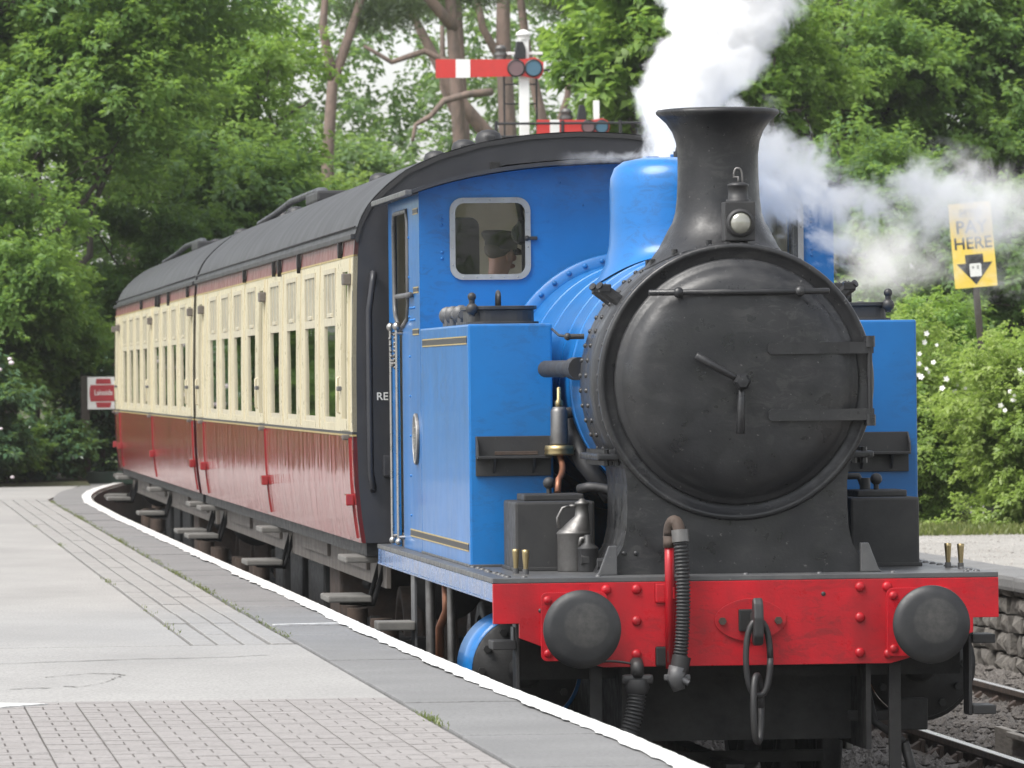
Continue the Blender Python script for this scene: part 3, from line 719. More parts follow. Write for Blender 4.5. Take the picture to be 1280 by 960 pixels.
# chimney (skirt follows the smokebox)
def skirt(cy, r_in, base):
    def wv(p, r, h):
        if h <= .0001:
            return Vector((p.x, p.y, SZ + math.sqrt(max(base**2 - p.x**2, 0)) + .004))
        if h < .055:
            zz = SZ + math.sqrt(max(base**2 - p.x**2, 0)); return Vector((p.x, p.y, p.z*.45 + (zz+.03)*.55))
        return p
    return wv
CY = .95
ch = MB().lathe([(.385,0),(.305,.035),(.262,.075),(.236,.12),(.221,.17),(.212,.24),(.207,.34),(.206,.46),(.214,.53),(.232,.58),(.262,.625),(.295,.655),(.314,.672),(.316,.684),(.306,.694),(.255,.700),(.190,.694),(.172,.66),(.165,.40),(.165,.1)], (0,CY,SZ+SR+.005), (0,0,1), 56, warp=skirt(CY,.21,SR)).build('chimney', 'smokebox', loco)
m = MB()
for k in range(12):
    a = 2*PI*(k+.5)/12; x, y_ = .365*math.cos(a), .365*math.sin(a); zz = SZ+math.sqrt(SR**2-x*x)
    m.cyl((x,CY+y_,zz),(x,CY+y_,zz+.034),.015,seg=6,smooth=False)
m.build('chimney_bolts', 'smokebox', ch)['kind'] = 'stuff'
# boiler with cladding bands
BR = .672
bo = MB().lathe([(BR,0),(BR,3.96)], (0,1.255,SZ), (0,1,0), 80).build('boiler', 'blue', loco)
for yy in (1.30,1.85,2.45,3.4,4.3):
    MB().lathe([(BR,0),(BR+.005,.002),(BR+.005,.05),(BR,.052)], (0,yy,SZ), (0,1,0), 80).build('boiler_band', 'blue', bo)
MB().lathe([(BR,.04),(.735,.034),(.742,.02),(.742,0),(.735,-.012),(BR,-.012)], (0,5.155,SZ), (0,1,0), 80).build('cab_flange', 'blue', bo)
m = MB()
for k in range(44):
    a = 2*PI*(k+.5)/44; dome_bolt(m, (.708*math.cos(a),5.143,SZ+.708*math.sin(a)), .015, h=.8)
m.build('flange_rivets', 'blue', bo)['kind'] = 'stuff'
# dome
dome = MB().lathe([(.425,0),(.375,.03),(.35,.10),(.345,.20),(.345,.40),(.340,.455),(.318,.510),(.27,.545),(.18,.562),(0,.566)], (0,2.9,SZ+BR-.03), (0,0,1), 56, warp=skirt(2.9,.34,BR+.006)).build('dome', 'blue', loco)
m = MB(); m.cyl((.02,2.9,3.46),(.02,2.9,3.50),.018,seg=8); m.cyl((.02,2.9,3.495),(.02,2.9,3.525),.01,.004,seg=8); m.build('dome_stud', 'black', dome)
m = MB(); m.cyl((-.06,3.42,2.9),(-.06,3.42,3.49),.05,.045,seg=14); m.cyl((.09,3.42,2.9),(.09,3.42,3.50),.05,.045,seg=14); m.box(-.13,.16,3.34,3.5,2.86,3.0,bev=.01); m.build('safety_valve', 'blue', loco)
# washout clips / lubricator nozzles on the smokebox shoulder
for s in (-1,1):
    for dy, dx in ((.62,.0),(.95,.0)):
        a = R(37 if s > 0 else 143); c, q = math.cos(a), math.sin(a)
        m = MB(); m.cyl((c*.66,dy,SZ+q*.66),(c*.80,dy,SZ+q*.80),.030,seg=6,smooth=False); m.cyl((c*.79,dy,SZ+q*.79),(c*.82,dy-.02,SZ+q*.82),.020,seg=10); m.box(c*.78-.03*s,c*.78+.03*s,dy-.03,dy+.03,SZ+q*.78-.012,SZ+q*.78+.03,bev=.006); m.build('anti_vacuum_valve', 'smokebox', sb)
m = MB(); m.cyl((-.69,1.35,2.335),(-.80,1.9,2.335),.045,.045,seg=14); m.cyl((-.685,1.3,2.335),(-.70,1.42,2.335),.06,seg=14); m.build('steam_pipe', 'black', loco)
m = MB(); m.cyl((-.66,1.3,2.50),(-.745,1.3,2.50),.014,seg=8); m.ball((-.745,1.3,2.50),.02,8); m.tube([(-.735,1.32,2.50),(-.74,1.8,2.51),(-.745,2.1,2.545)],.007,6); m.build('handrail_wire', 'black', loco)
# side tanks
for s in (-1,1):
    tk = MB(); tk.box(s*1.19,s*.745,2.1,5.195,1.299,2.576,bev=.012); tk = tk.build('side_tank', 'blue', loco)
    m = MB(); m.box(s*1.196,s*.739,2.094,5.19,1.299,1.312,bev=.002); m.build('tank_angle', 'plate', tk)
    # filler
    fl = MB(); fl.prism(rrect(min(s*1.12,s*.78),max(s*1.12,s*.78),2.62,3.28,.10), 'xy', 2.574, 2.655, bev=.004)
    fl.prism(rrect(min(s*1.145,s*.755),max(s*1.145,s*.755),2.59,3.31,.12), 'xy', 2.574, 2.592, bev=.003); fl = fl.build('tank_filler', 'black', tk)
    MB().prism(rrect(min(s*1.135,s*.765),max(s*1.135,s*.765),2.605,3.295,.11), 'xy', 2.656, 2.676, bev=.004).build('filler_lid', 'black', fl)
    MB().tube([(s*.95,2.9,2.674),(s*.95,2.9,2.73)] + arc((s*.95,2.9,2.73),(s*.95,2.95,2.775),(s*.95,3.0,2.73),6) + [(s*.95,3.0,2.674)], .012, 8).build('lid_handle', 'black', fl)
    m = MB(); m.cyl((s*1.10,3.45,2.64),(s*1.10,4.35,2.64),.022,seg=10)
    for yy in (3.5,4.0,4.35): m.lathe([(0,0),(.05,0),(.052,.015),(.05,.03),(0,.03)], (s*1.10,yy,2.64), (0,1,0), 14); m.cyl((s*1.10,yy+.015,2.576),(s*1.10,yy+.015,2.62),.03,seg=8)
    m.build('lid_hinge_bar', 'plate', fl)
    m = MB(); m.cyl((s*1.12,2.63,2.62),(s*1.12,2.63,2.715),.016,seg=8); m.ball((s*1.12,2.63,2.725),.024,10); m.ball((s*1.12,2.63,2.66),.034,10); m.build('lid_catch', 'black', fl)
    # tool shelf on the tank front
    sh = MB(); xa, xb = (-1.157,-.760) if s < 0 else (.79,1.139)
    sh.box(xa,xb,2.078,2.0985,1.775,1.985,bev=.003); sh.box(xa+.002,xb-.002,1.985,2.079,1.868,1.882,bev=.002)
    for x in (xa,xb-.008): sh.prism([(2.079,1.882),(1.988,1.882),(2.0,1.93),(2.079,1.983)], 'yz', x, x+.008)
    for x in (xa+.09,xb-.1): sh.prism([(2.078,1.867),(2.0,1.867),(2.078,1.79)], 'yz', x, x+.012)
    sh = sh.build('lamp_shelf', 'black', tk)
    m = MB(); m.box(xa+.10,xb-.07,2.072,2.0775,1.886,1.905,bev=.002); m.build('rust_streak', 'rusty', sh) if s < 0 else m.b.free()
# lining on the left tank and cab side
def lining(y0, y1, z, parent, dz=.03):
    for a, b_, mt in ((z-dz/2,z+dz/2,'sign_black'),(z+dz/2,z+dz/2+.007,'yellow_line'),(z-dz/2-.007,z-dz/2,'yellow_line')):
        MB().box(-1.1935,-1.1885,y0,y1,a,b_).build('lining', mt, parent)
ltank = [c for c in loco.children if c.name.startswith('side_tank')][0]
lining(2.17, 5.02, 2.492, ltank); lining(2.17, 6.0, 1.40, ltank)
for y0, y1, z in ((5.28,5.62,3.25),(5.28,5.62,2.80),(5.28,5.7,2.56)): lining(y0, y1, z, ltank, .022)
op = MB().prism([(5.47+.155*math.cos(a), 1.946+.148*math.sin(a)) for a in [2*PI*k/32 for k in range(32)]], 'yz', -1.205,-1.189, bev=.004).build('works_plate', 'dull_steel', ltank)
m = MB()
for rr_ in (.132,): m.lathe([(rr_,0),(rr_,.004),(rr_+.012,.004),(rr_+.012,0)], (-1.2045,5.47,1.946), (-1,0,0), 32)
for k in range(16): m.box(-1.2095,-1.204,5.37+rnd.uniform(0,.2),5.40+rnd.uniform(.02,.18),1.87+.01*k,1.8745+.01*k)
m.build('plate_lettering', 'alu', op)
# sand boxes
for s in (-1,1):
    x0, x1 = (-1.035,-.625) if s < 0 else (.70,1.058)
    sx_ = MB().box(x0,x1,1.2,1.85,1.299,1.655,bev=.014).build('sand_box', 'black', loco)
    MB().box(x0-.012,x1+.012,1.188,1.862,1.299,1.318,bev=.003).build('sand_box_foot', 'black', sx_)
    MB().box(x0+.06,x1-.04,1.35,1.75,1.654,1.69,bev=.008).build('sand_box_lid', 'black', sx_)
    m = MB(); m.cyl(((x0+x1)/2,1.5,1.688),((x0+x1)/2,1.5,1.72),.014,seg=8); m.ball(((x0+x1)/2,1.5,1.745),.032,12); m.build('lid_knob', 'black', sx_)
MB().tube([(-.66,1.6,1.71),(-.62,1.55,1.72)] + arc((-.62,1.55,1.72),(-.45,1.5,1.72),(-.40,1.45,1.60),8), .026, 10).build('sand_pipe', 'black', loco)
m = MB(); m.tube([(.66,1.6,1.76),(.80,1.6,1.76),(.83,1.6,1.70)],.018,8); m.box(.64,.72,1.55,1.65,1.72,1.80,bev=.01); m.cyl((.835,1.6,1.655),(.835,1.6,1.75),.028,seg=10); m.build('sand_lever', 'black', loco)
# displacement lubricator beside the left tank
lb = MB(); lb.lathe([(0,0),(.045,0),(.047,.01),(.045,.175),(.035,.2),(0,.205)], (-.725,1.98,1.935), (0,0,1), 18); lb = lb.build('lubricator', 'dull_steel', loco)
MB().lathe([(0,0),(.075,0),(.08,.012),(.075,.022),(.08,.03),(.075,.052),(0,.055)], (-.725,1.98,1.882), (0,0,1), 20).build('lubricator_flange', 'brass', lb)
m = MB(); m.lathe([(.014,0),(.022,.01),(.022,.03),(.012,.04),(.012,.10),(.006,.105),(0,.106)], (-.725,1.98,2.135), (0,0,1), 10); m.build('lubricator_valve', 'brass', lb)
MB().tube(arc((-.725,1.98,1.885),(-.70,1.9,1.80),(-.755,1.75,1.76),8) + [(-.765,1.7,1.69)], .017, 8).build('oil_pipe', 'copper', lb)
m = MB(); m.tube([(-.70,2.0,2.10),(-.63,2.05,2.11),(-.62,2.2,2.06)],.03,8); m.tube([(-.66,2.1,2.06),(-.60,2.0,1.85),(-.46,1.9,1.66)],.05,10); m.build('steam_elbow', 'black', lb)
# brass oil corks standing on the footplate
for x, y_ in ((-1.073,.80),(-1.040,.62),(1.150,.85),(1.195,.72)):
    m = MB(); m.cyl((x,y_,1.298),(x,y_,1.325),.016,seg=10); m.build('oil_cup', 'plate', loco)
    m = MB(); m.lathe([(.011,0),(.013,.02),(.018,.085),(.019,.10),(0,.102)], (x,y_,1.322), (0,0,1), 10); m.build('brass_plug', 'brass', loco)
# cab
arcz = lambda x: 3.505 - .105*(abs(x)/1.19)**2.0 - .045*(abs(x)/1.19)**4
topl = [(x, arcz(x)) for x in [1.19 - 2.38*k/24 for k in range(25)]]
holes = [rrect(-.990,-.578,2.876,3.294,.06), rrect(.578,.990,2.876,3.294,.06)]
cabf = MB().sheet_hole([(-1.19,1.30),(1.19,1.30)] + topl, holes, 'xz', 5.2, 5.215).build('cab_front', 'blue', loco)
for i, h in enumerate(holes):
    x0, x1 = h[0][0], h[0][0]
    xs_ = [p[0] for p in h]; zs_ = [p[1] for p in h]; a0, a1, b0, b1 = min(xs_), max(xs_), min(zs_), max(zs_)
    fr = MB().sheet_hole(rrect(a0-.025,a1+.025,b0-.025,b1+.025,.075), [rrect(a0+.006,a1-.006,b0+.006,b1-.006,.052)], 'xz', 5.183, 5.199).build('window_frame', 'alu', cabf)
    MB().prism(rrect(a0-.012,a1+.012,b0-.012,b1+.012,.06), 'xz', 5.1995, 5.2005).build('window_pane', 'cabglass', fr) if False else MB().prism(rrect(a0+.001,a1-.001,b0+.001,b1-.001,.055), 'xz', 5.203, 5.207).build('window_pane', 'cabglass', fr)
    m = MB()
    for k in range(5):
        for zz in (b0-.010,b1+.010): m.ball((a0+.05+(a1-a0-.1)*k/4,5.182,zz),.0045,6)
    for k in range(4):
        for xx in (a0-.010,a1+.010): m.ball((xx,5.182,b0+.06+(b1-b0-.12)*k/3),.0045,6)
    m.build('frame_screws', 'steel', fr)['kind'] = 'stuff'
m = MB(); m.box(-.565,-.515,5.17,5.20,3.075,3.095,bev=.004); m.ball((-.575,5.175,3.085),.016,8); m.build('window_catch', 'black', cabf)
m = MB()
for x in (-1.06,1.06):
    for z in (3.20,3.165,3.01,2.975): m.ball((x,5.198,z),.0085,8)
for x, z in ((-.38,3.40),(-.25,3.27),(-.45,3.18),(-.1,3.42)): m.ball((x,5.199,z),.006,6)
m.build('cab_rivets', 'blue', cabf)['kind'] = 'stuff'
for s in (-1,1):
    X0, X1 = s*1.1895, s*1.176
    cs = MB(); up_ = [(5.217,2.577),(5.217,3.345),(7.49,3.345),(7.49,1.30),(6.88,1.30),(6.88,2.60),(6.90,2.63),(6.98,2.66),(7.02,2.72),(7.04,3.22),(6.98,3.275),(6.05,3.275),(5.99,3.22),(5.99,2.72),(6.03,2.64),(6.35,2.60),(6.52,2.58),(6.52,1.30),(5.217,1.30)]
    cs.prism(up_, 'yz', X0, X1); cs = cs.build('cab_side', 'blue', loco)
    bd = MB(); pth = [(s*1.192,6.62,2.585),(s*1.192,6.4,2.60),(s*1.192,6.05,2.64),(s*1.192,5.995,2.72),(s*1.192,5.995,3.2),(s*1.192,6.06,3.268),(s*1.192,6.97,3.268),(s*1.192,7.035,3.2),(s*1.192,7.015,2.73),(s*1.192,6.96,2.665),(s*1.192,6.75,2.61)]
    bd.tube(pth, .014, 8); bd.build('opening_beading', 'plate' if s < 0 else 'black', cs)
    for yy in (6.47,6.93):
        m = MB(); m.cyl((s*1.225,yy,1.33),(s*1.225,yy,2.60),.0105,seg=12); m.ball((s*1.225,yy,1.335),.022,10); m.ball((s*1.225,yy,2.60),.026,10); m.cyl((s*1.19,yy,1.36),(s*1.225,yy,1.36),.012,seg=8); m.cyl((s*1.19,yy,2.56),(s*1.225,yy,2.56),.012,seg=8); m.build('cab_handrail', 'steel', cs)
    m = MB(); 
    for k in range(14): m.ball((s*1.232,6.50+.030*k,2.53-.16*math.sin(PI*k/13)),.011,6)
    for k in range(9): m.ball((s*1.235,6.50+rnd.uniform(-.01,.01),2.55-.024*k),.010,6)
    m.build('door_chain', 'dull_steel', cs)
    m = MB(); m.cyl((s*1.21,5.62,2.775),(s*1.21,6.6,2.775),.016,seg=10,bev=.004); m.cyl((s*1.18,5.66,2.775),(s*1.21,5.66,2.775),.012,seg=8); m.build('arm_rest', 'plate', cs)
    m = MB()
    for k in range(8): m.ball((s*1.191,5.93,1.5+.23*k),.008,6)
    for z in (2.70,2.63):
        for k in range(5): m.ball((s*1.191,5.55+.075*k,z),.008,6)
    for k in range(14): m.ball((s*1.191,2.22+.2*k,2.54),.007,6) if False else None
    m.build('side_rivets', 'blue', cs)['kind'] = 'stuff'
    MB().box(s*1.245,s*1.285,4.98,7.58,3.330,3.362,bev=.006).build('roof_gutter', 'plate', loco)
rf = MB(); poly = [(x, 3.53 - .110*(abs(x)/1.25)**2 - .06*(abs(x)/1.25)**4) for x in [-1.25+2.5*k/28 for k in range(29)]]
rf.prism(poly + [(x, z-.022) for x, z in poly[::-1]], 'xz', 4.99, 7.58); roof = rf.build('cab_roof', 'coach_black', loco)
MB().prism([(-.66,3.515),(-.30,3.545),(.05,3.55),(.05,3.585),(-.36,3.582),(-.5,3.56)], 'xz', 5.5, 6.3).build('roof_ventilator', 'coach_black', roof)
# cab interior
rear = MB().sheet_hole([(-1.175,1.30),(1.175,1.30)] + [(x*.985, z) for x, z in topl], [rrect(-.98,-.64,2.66,3.26,.06), rrect(.5,.95,2.70,3.26,.06)], 'xz', 7.47, 7.485).build('cab_rear', 'beige', loco)
bounce_poly = [(x*.98, arcz(x)-.035) for x in [-1.17+2.34*k/20 for k in range(21)]]
MB().prism(bounce_poly + [(x, z-.012) for x, z in bounce_poly[::-1]], 'xz', 5.23, 7.46).build('cab_bounce_ceiling', 'beige', loco)  # pale ceiling sheet added to bounce light into the cab
for s in (-1,1): MB().box(s*1.172,s*1.165,5.23,5.97,1.40,3.30).build('cab_bounce_panel', 'beige', loco); MB().box(s*1.172,s*1.165,7.06,7.46,1.40,3.30).build('cab_bounce_panel', 'beige', loco)  # pale side panels, likewise added to brighten the cab interior
box('cab_floor', 'sleeper', loco, -1.17,1.17,5.22,7.46,1.299,1.38, bev=0)
MB().lathe([(0,0),(.66,0),(.66,.5)], (0,5.7,SZ-.05), (0,-1,0), 40).build('firebox_backhead', 'black', loco)
m = MB(); m.tube([(-.545,5.62,2.2),(-.545,5.62,3.05),(-.575,5.62,3.28),(-.60,5.62,3.42)],.020,10); m.cyl((-.555,5.60,3.12),(-.555,5.66,3.12),.065,seg=18); m.box(-.59,-.50,5.58,5.64,3.06,3.20,bev=.02); m.build('cab_pipework', 'black', loco)
m = MB(); m.lathe([(0,0),(.05,0),(.055,.015),(.05,.03),(0,.032)], (-.435,5.62,3.155), (0,-1,0), 18); m.tube([(-.435,5.63,3.155),(-.50,5.63,3.21),(-.57,5.63,3.28)],.006,6); m.build('cab_gauge', 'brass', loco)
# cylinders, frames, wheels, hanging steps
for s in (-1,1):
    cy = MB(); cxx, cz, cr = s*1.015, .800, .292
    cy.lathe([(cr-.02,0),(cr,.008),(cr,.66),(cr-.02,.668)], (cxx,.97,cz), (0,1,0), 48); cy = cy.build('cylinder', 'blue' if s < 0 else 'grime', loco)  # right cylinder coloured black to stand for its shade
    MB().lathe([(0,0),(cr-.03,0),(cr-.022,.012)], (cxx,.955,cz), (0,1,0), 40).build('cylinder_cover', 'grime', cy)
    m = MB()
    for k in range(12):
        a = 2*PI*k/12; m.cyl((cxx+.225*math.cos(a),.957,cz+.225*math.sin(a)),(cxx+.225*math.cos(a),.92,cz+.225*math.sin(a)),.02,seg=6,smooth=False)
    m.lathe([(0,.08),(.07,.07),(.09,.0)], (cxx,.955,cz), (0,-1,0), 16); m.build('cover_studs', 'grime', cy)['kind'] = 'stuff'
    m = MB(); m.box(s*.60,s*.625,.02,7.5,.42,1.271,bev=0); m.build('frame_plate', 'grime', loco)
    fs = MB(); fs.box(s*1.128,s*1.145,.08,.26,.58,1.27,bev=.003); fs = fs.build('step_hanger', 'black', loco)
    for z in (.94,.585): MB().box(s*1.146,s*1.262,.06,.30,z,z+.045,bev=.006).build('step', 'black' , fs)
    MB().box(s*1.148,s*1.155,.10,.25,.985,1.05).build('step_back', 'black', fs)
    hs_ = MB(); hs_.box(s*1.235,s*1.25,5.05,5.30,.62,1.19,bev=.003); hs_ = hs_.build('step_hanger', 'plate', loco)
    MB().box(s*1.25,s*1.46,5.02,5.34,.865,.915,bev=.008).build('step', 'timber_step', hs_) if s < 0 else MB().box(s*1.25,s*1.40,5.02,5.34,.72,.77,bev=.008).build('step', 'timber_step', hs_)
    MB().cyl((s*1.2,4.55,.5),(s*1.2,4.55,1.2),.028,seg=10).build('brake_rod', 'dull_steel', loco)
    MB().cyl((s*1.2,3.2,.5),(s*1.2,3.2,1.2),.022,seg=10).build('guide_rod', 'dull_steel', loco)
    MB().tube([(s*1.18,3.75,1.17),(s*1.18,3.72,1.02),(s*1.2,3.95,.92),(s*1.2,3.98,.5)], .024, 10).build('drain_pipe', 'copper', loco)
    for yy in (2.75,4.35,5.95):
        wh = MB(); wx = s*.70; wr = .50
        wh.lathe([(wr-.085,0),(wr-.01,0),(wr,.02),(wr,.10),(wr+.03,.105),(wr+.03,.13),(wr-.085,.13)], (wx+s*.1,yy,wr), (-s,0,0), 40)
        wh.lathe([(0,.0),(.11,.0),(.11,.12),(0,.12)], (wx+s*.11,yy,wr), (-s,0,0), 24)
        for k in range(10):
            a = 2*PI*k/10; wh.cyl((wx+s*.04,yy+.09*math.cos(a),wr+.09*math.sin(a)),(wx+s*.04,yy+(wr-.06)*math.cos(a),wr+(wr-.06)*math.sin(a)),.035,.025,seg=6)
        wh.build('wheel', 'grime', loco)
    m = MB(); m.box(s*.86,s*.90,2.6,6.1,.28,.38,bev=.008); m.build('coupling_rod', 'dull_steel', loco)
    m = MB(); m.box(s*.95,s*.99,1.7,4.4,.70,.80,bev=.008); m.box(s*.92,s*1.02,1.65,2.4,.90,.96,bev=.008); m.build('motion_rod', 'grime', loco)
    m = MB(); m.box(s*.72,s*.78,.05,.09,.12,.85,bev=.004); m.box(s*.70,s*.80,.03,.12,.09,.2,bev=.006); m.build('guard_iron', 'grime', loco)
MB().box(-.599,.599,.55,.60,.45,1.27).build('light_block_plate', 'grime', loco)  # dark plate added to block light below the buffer beam
MB().box(-1.12,1.12,.30,.34,.78,1.0).build('drag_plate', 'grime', loco)
m = MB(); m.tube([(.62,.2,.75),(.66,.15,.55),(.80,.1,.45)],.02,8); m.tube([(.80,.1,.45),(.86,.12,.25),(.80,.2,.1)],.025,8); m.box(.55,.90,.3,.36,.55,.6,bev=.008); m.box(.80,.95,.28,.4,.50,.66,bev=.01); m.build('brake_rigging', 'grime', loco)
m = MB(); m.box(-.55,.55,1.2,1.26,.30,.36,bev=.006); m.box(-.05,.05,.5,3.0,.28,.33,bev=.006); m.cyl((-.62,2.75,.5),(.62,2.75,.5),.08,seg=16); m.cyl((-.62,4.35,.5),(.62,4.35,.5),.08,seg=16); m.cyl((-.62,5.95,.5),(.62,5.95,.5),.08,seg=16); m.build('axles_and_rigging', 'grime', loco)['kind'] = 'stuff'
MB().box(-.58,.58,3.2,5.5,.55,1.27).build('ash_pan', 'grime', loco)

# lamp on the smokebox top
lamp = thing('head_lamp', 'small black railway lamp with round glass lens on the smokebox top', 'lamp', (.035, .42, 2.945))
MB().box(-.045,.045,-.02,.06,0,.022,bev=.004).build('lamp_bracket', 'black', lamp)
body = MB().box(-.077,.077,-.075,.075,.022,.22,bev=.006).build('lamp_body', 'black', lamp)
MB().lathe([(.055,0),(.058,.01),(.058,.022)], (0,-.075,.112), (0,-1,0), 28).build('lens_rim', 'dull_steel', body)
MB().lathe([(.072,0),(.072,.012),(.058,.02),(.055,.02)], (0,-.075,.112), (0,-1,0), 28).build('lens_ring', 'black', body)
MB().lathe([(.056,.008),(.045,.024),(.025,.032),(0,.035)], (0,-.075,.112), (0,-1,0), 28).build('lens', 'lens', body)
MB().lathe([(.062,0),(.062,.012),(.052,.014),(.048,.075),(.054,.078),(.054,.088),(.03,.098),(0,.10)], (0,0,.22), (0,0,1), 20).build('lamp_chimney', 'black', lamp)
MB().tube([(0,-.012,.31),(0,-.012,.345)] + arc((-.022,0,.345),(-.02,0,.392),(0,0,.39),5) + arc((0,0,.39),(.02,0,.392),(.022,0,.345),5) + [(.022,0,.20)], .006, 6).build('lamp_handle', 'dull_steel', lamp)
# oil cans on the footplate
can = thing('oil_can', 'large conical grey oil can with loop handle standing on the footplate', 'oil can', (-.752, 1.04, 1.298))
cb = MB().lathe([(0,0),(.082,0),(.084,.006),(.084,.19),(.088,.196),(.084,.202),(.072,.215)], (0,0,0), (0,0,1), 28).build('can_body', 'dull_steel', can)
MB().lathe([(.083,.200),(.060,.245),(.036,.285),(.032,.34),(.038,.342),(.038,.352),(.020,.362),(.012,.372),(0,.374)], (.0,0,0), (0,0,1), 24, warp=lambda p, r, h: Vector((p.x + .045*min(1,max(0,(h-.2)/.09)), p.y, p.z))).build('can_spout', 'dull_steel', can)
MB().tube([(-.02,0,.335),(-.055,0,.325),(-.082,0,.275),(-.078,0,.225)], .008, 8).build('can_handle', 'dull_steel', can)
MB().tube([(.02,0,.335),(-.02,0,.335)], .008, 8).build('can_handle', 'dull_steel', can)
can2 = thing('oil_can', 'small dark oil can with hinged cap beside the large conical one', 'oil can', (-.690, .93, 1.298))
MB().lathe([(0,0),(.052,0),(.053,.005),(.053,.115),(.056,.12),(.05,.126),(.022,.15),(.02,.185),(.012,.19),(0,.191)], (0,0,0), (0,0,1), 24).build('can_body', 'black', can2)
MB().tube([(-.005,0,.172),(-.035,0,.17),(-.042,0,.135)], .012, 8).build('can_spout', 'dull_steel', can2)

# ------------------------------------------------------------------ driver in the cab (grown with a Skin modifier on a posed skeleton)
def skin_mesh(name, verts, edges, radii, mat, parent, sub=2, root=0):
    me = bpy.data.meshes.new(name); me.from_pydata(verts, edges, []); o = bpy.data.objects.new(name, me); COL.objects.link(o)
    o.modifiers.new('skin', 'SKIN'); sv = me.skin_vertices[0].data
    for i, r in enumerate(radii): sv[i].radius = r if isinstance(r, tuple) else (r, r)
    sv[root].use_root = True
    md = o.modifiers.new('sub', 'SUBSURF'); md.levels = sub; md.render_levels = sub
    bpy.context.view_layer.update()
    m2 = bpy.data.meshes.new_from_object(o.evaluated_get(bpy.context.evaluated_depsgraph_get())); m2.name = name
    m2.materials.clear(); m2.materials.append(MT[mat])
    for p in m2.polygons: p.use_smooth = True
    bpy.data.objects.remove(o); bpy.data.meshes.remove(me)
    n = bpy.data.objects.new(name, m2); COL.objects.link(n); n.parent = parent; return n
drv = thing('person', 'engine driver in a black peaked cap bending forward behind the cab window', 'person', (-.70, 6.22, 1.40), R(34))
# local: +X is where he faces
V = [(0,0,.92),(0,0,1.06),(.01,0,1.22),(.03,0,1.36),(.05,0,1.44),(.075,0,1.52),(.10,0,1.60),(.105,0,1.67),
     (.02,.17,1.38),(.06,.24,1.14),(.26,.22,1.03),(.34,.20,1.02), (.02,-.17,1.38),(.05,-.23,1.14),(.24,-.22,1.02),(.32,-.20,1.01),
     (0,.10,.86),(.02,.11,.48),(0,.11,.08),(.13,.12,.035), (0,-.10,.86),(.02,-.11,.48),(0,-.11,.08),(.13,-.12,.035)]
E_ = [(0,1),(1,2),(2,3),(3,4),(4,5),(5,6),(6,7),(3,8),(8,9),(9,10),(10,11),(3,12),(12,13),(13,14),(14,15),(0,16),(16,17),(17,18),(18,19),(0,20),(20,21),(21,22),(22,23)]
Rr = [(.13,.15),(.12,.14),(.125,.16),(.11,.15),(.058,.06),(.06,.06),(.088,.078),(.07,.065),.06,.048,.038,.034,.06,.048,.038,.034,.085,.06,.042,.035,.085,.06,.042,.035]
skin_mesh('body', V, E_, Rr, 'skin', drv)
Rc = [(.155,.175),(.145,.165),(.15,.185),(.135,.175)] + [.075,.062,.052,.048]*2 + [.105,.08,.062,.05]*2
Vc = V[:4] + V[8:24]; Ec = [(0,1),(1,2),(2,3),(3,4),(4,5),(5,6),(3,8),(8,9),(9,10),(0,12),(12,13),(13,14),(0,16),(16,17),(17,18)]
skin_mesh('overalls', Vc, Ec, Rc, 'overall', drv)
MB().lathe([(.075,0),(.09,.03),(.082,.055)], (.045,0,1.425), (.15,0,1), 18).build('collar', 'overall', drv)
hd = (.10,0,1.60)
m = MB(); m.ball((.185,0,1.595),.020,8,(1.2,.8,1.1)); m.ball((.165,0,1.545),.03,8,(.8,1.1,.5)); m.build('nose_and_mouth', 'skin', drv)
for sy in (-1,1):
    m = MB(); m.ball((.09,sy*.083,1.595),.032,10,(.75,.35,1.1)); m.build('ear', 'skin', drv)
    MB().ball((.175,sy*.032,1.625),.013,8).build('eye', 'cap', drv)
MB().ball((.068,0,1.645),.088,14,(.9,.95,.75)).build('hair', 'hair', drv)
cap = MB(); cap.lathe([(.094,0),(.098,.045),(.118,.075),(.122,.092),(.11,.105),(.05,.112),(0,.113)], (.092,0,1.640), (.10,0,1), 28); cap = cap.build('cap', 'cap', drv)
m = MB(); rows = []
for k in range(11):
    a = R(-68 + 136*k/10); c, q = math.cos(a), math.sin(a)
    rows.append([m.b.verts.new((.098+.096*c,.096*q,1.650)), m.b.verts.new((.11+.155*c,.128*q,1.618)), m.b.verts.new((.11+.152*c,.125*q,1.611)), m.b.verts.new((.098+.09*c,.09*q,1.640))])
for A, B in zip(rows, rows[1:]):
    for k in range(4): m._q([A[k], B[k], B[(k+1)%4], A[(k+1)%4]], True)
bmesh.ops.recalc_face_normals(m.b, faces=m.b.faces[:]); m.build('cap_peak', 'cap', cap)
for sy in (-1,1):   # hands on the regulator side
    base = Vector(((.34,.20,1.02) if sy > 0 else (.32,-.20,1.01)))
    vv = [base, base+Vector((.075,0,-.005))]; ee = [(0,1)]; rd = [(.03,.02),(.036,.016)]
    for k in range(4):
        b0 = base + Vector((.09,-.03+.02*k,0)); i = len(vv); ln = (.036,.042,.040,.030)[k]
        vv += [b0, b0+Vector((ln,0,-.012)), b0+Vector((ln*1.3,0,-.045))]; ee += [(1,i),(i,i+1),(i+1,i+2)]; rd += [.0095,.009,.0078]
    i = len(vv); vv += [base+Vector((.03,-sy*.035,.0)), base+Vector((.065,-sy*.055,-.012)), base+Vector((.09,-sy*.05,-.03))]; ee += [(0,i),(i,i+1),(i+1,i+2)]; rd += [.012,.0105,.009]
    skin_mesh('hand', [tuple(v) for v in vv], ee, rd, 'skin', drv, 1)

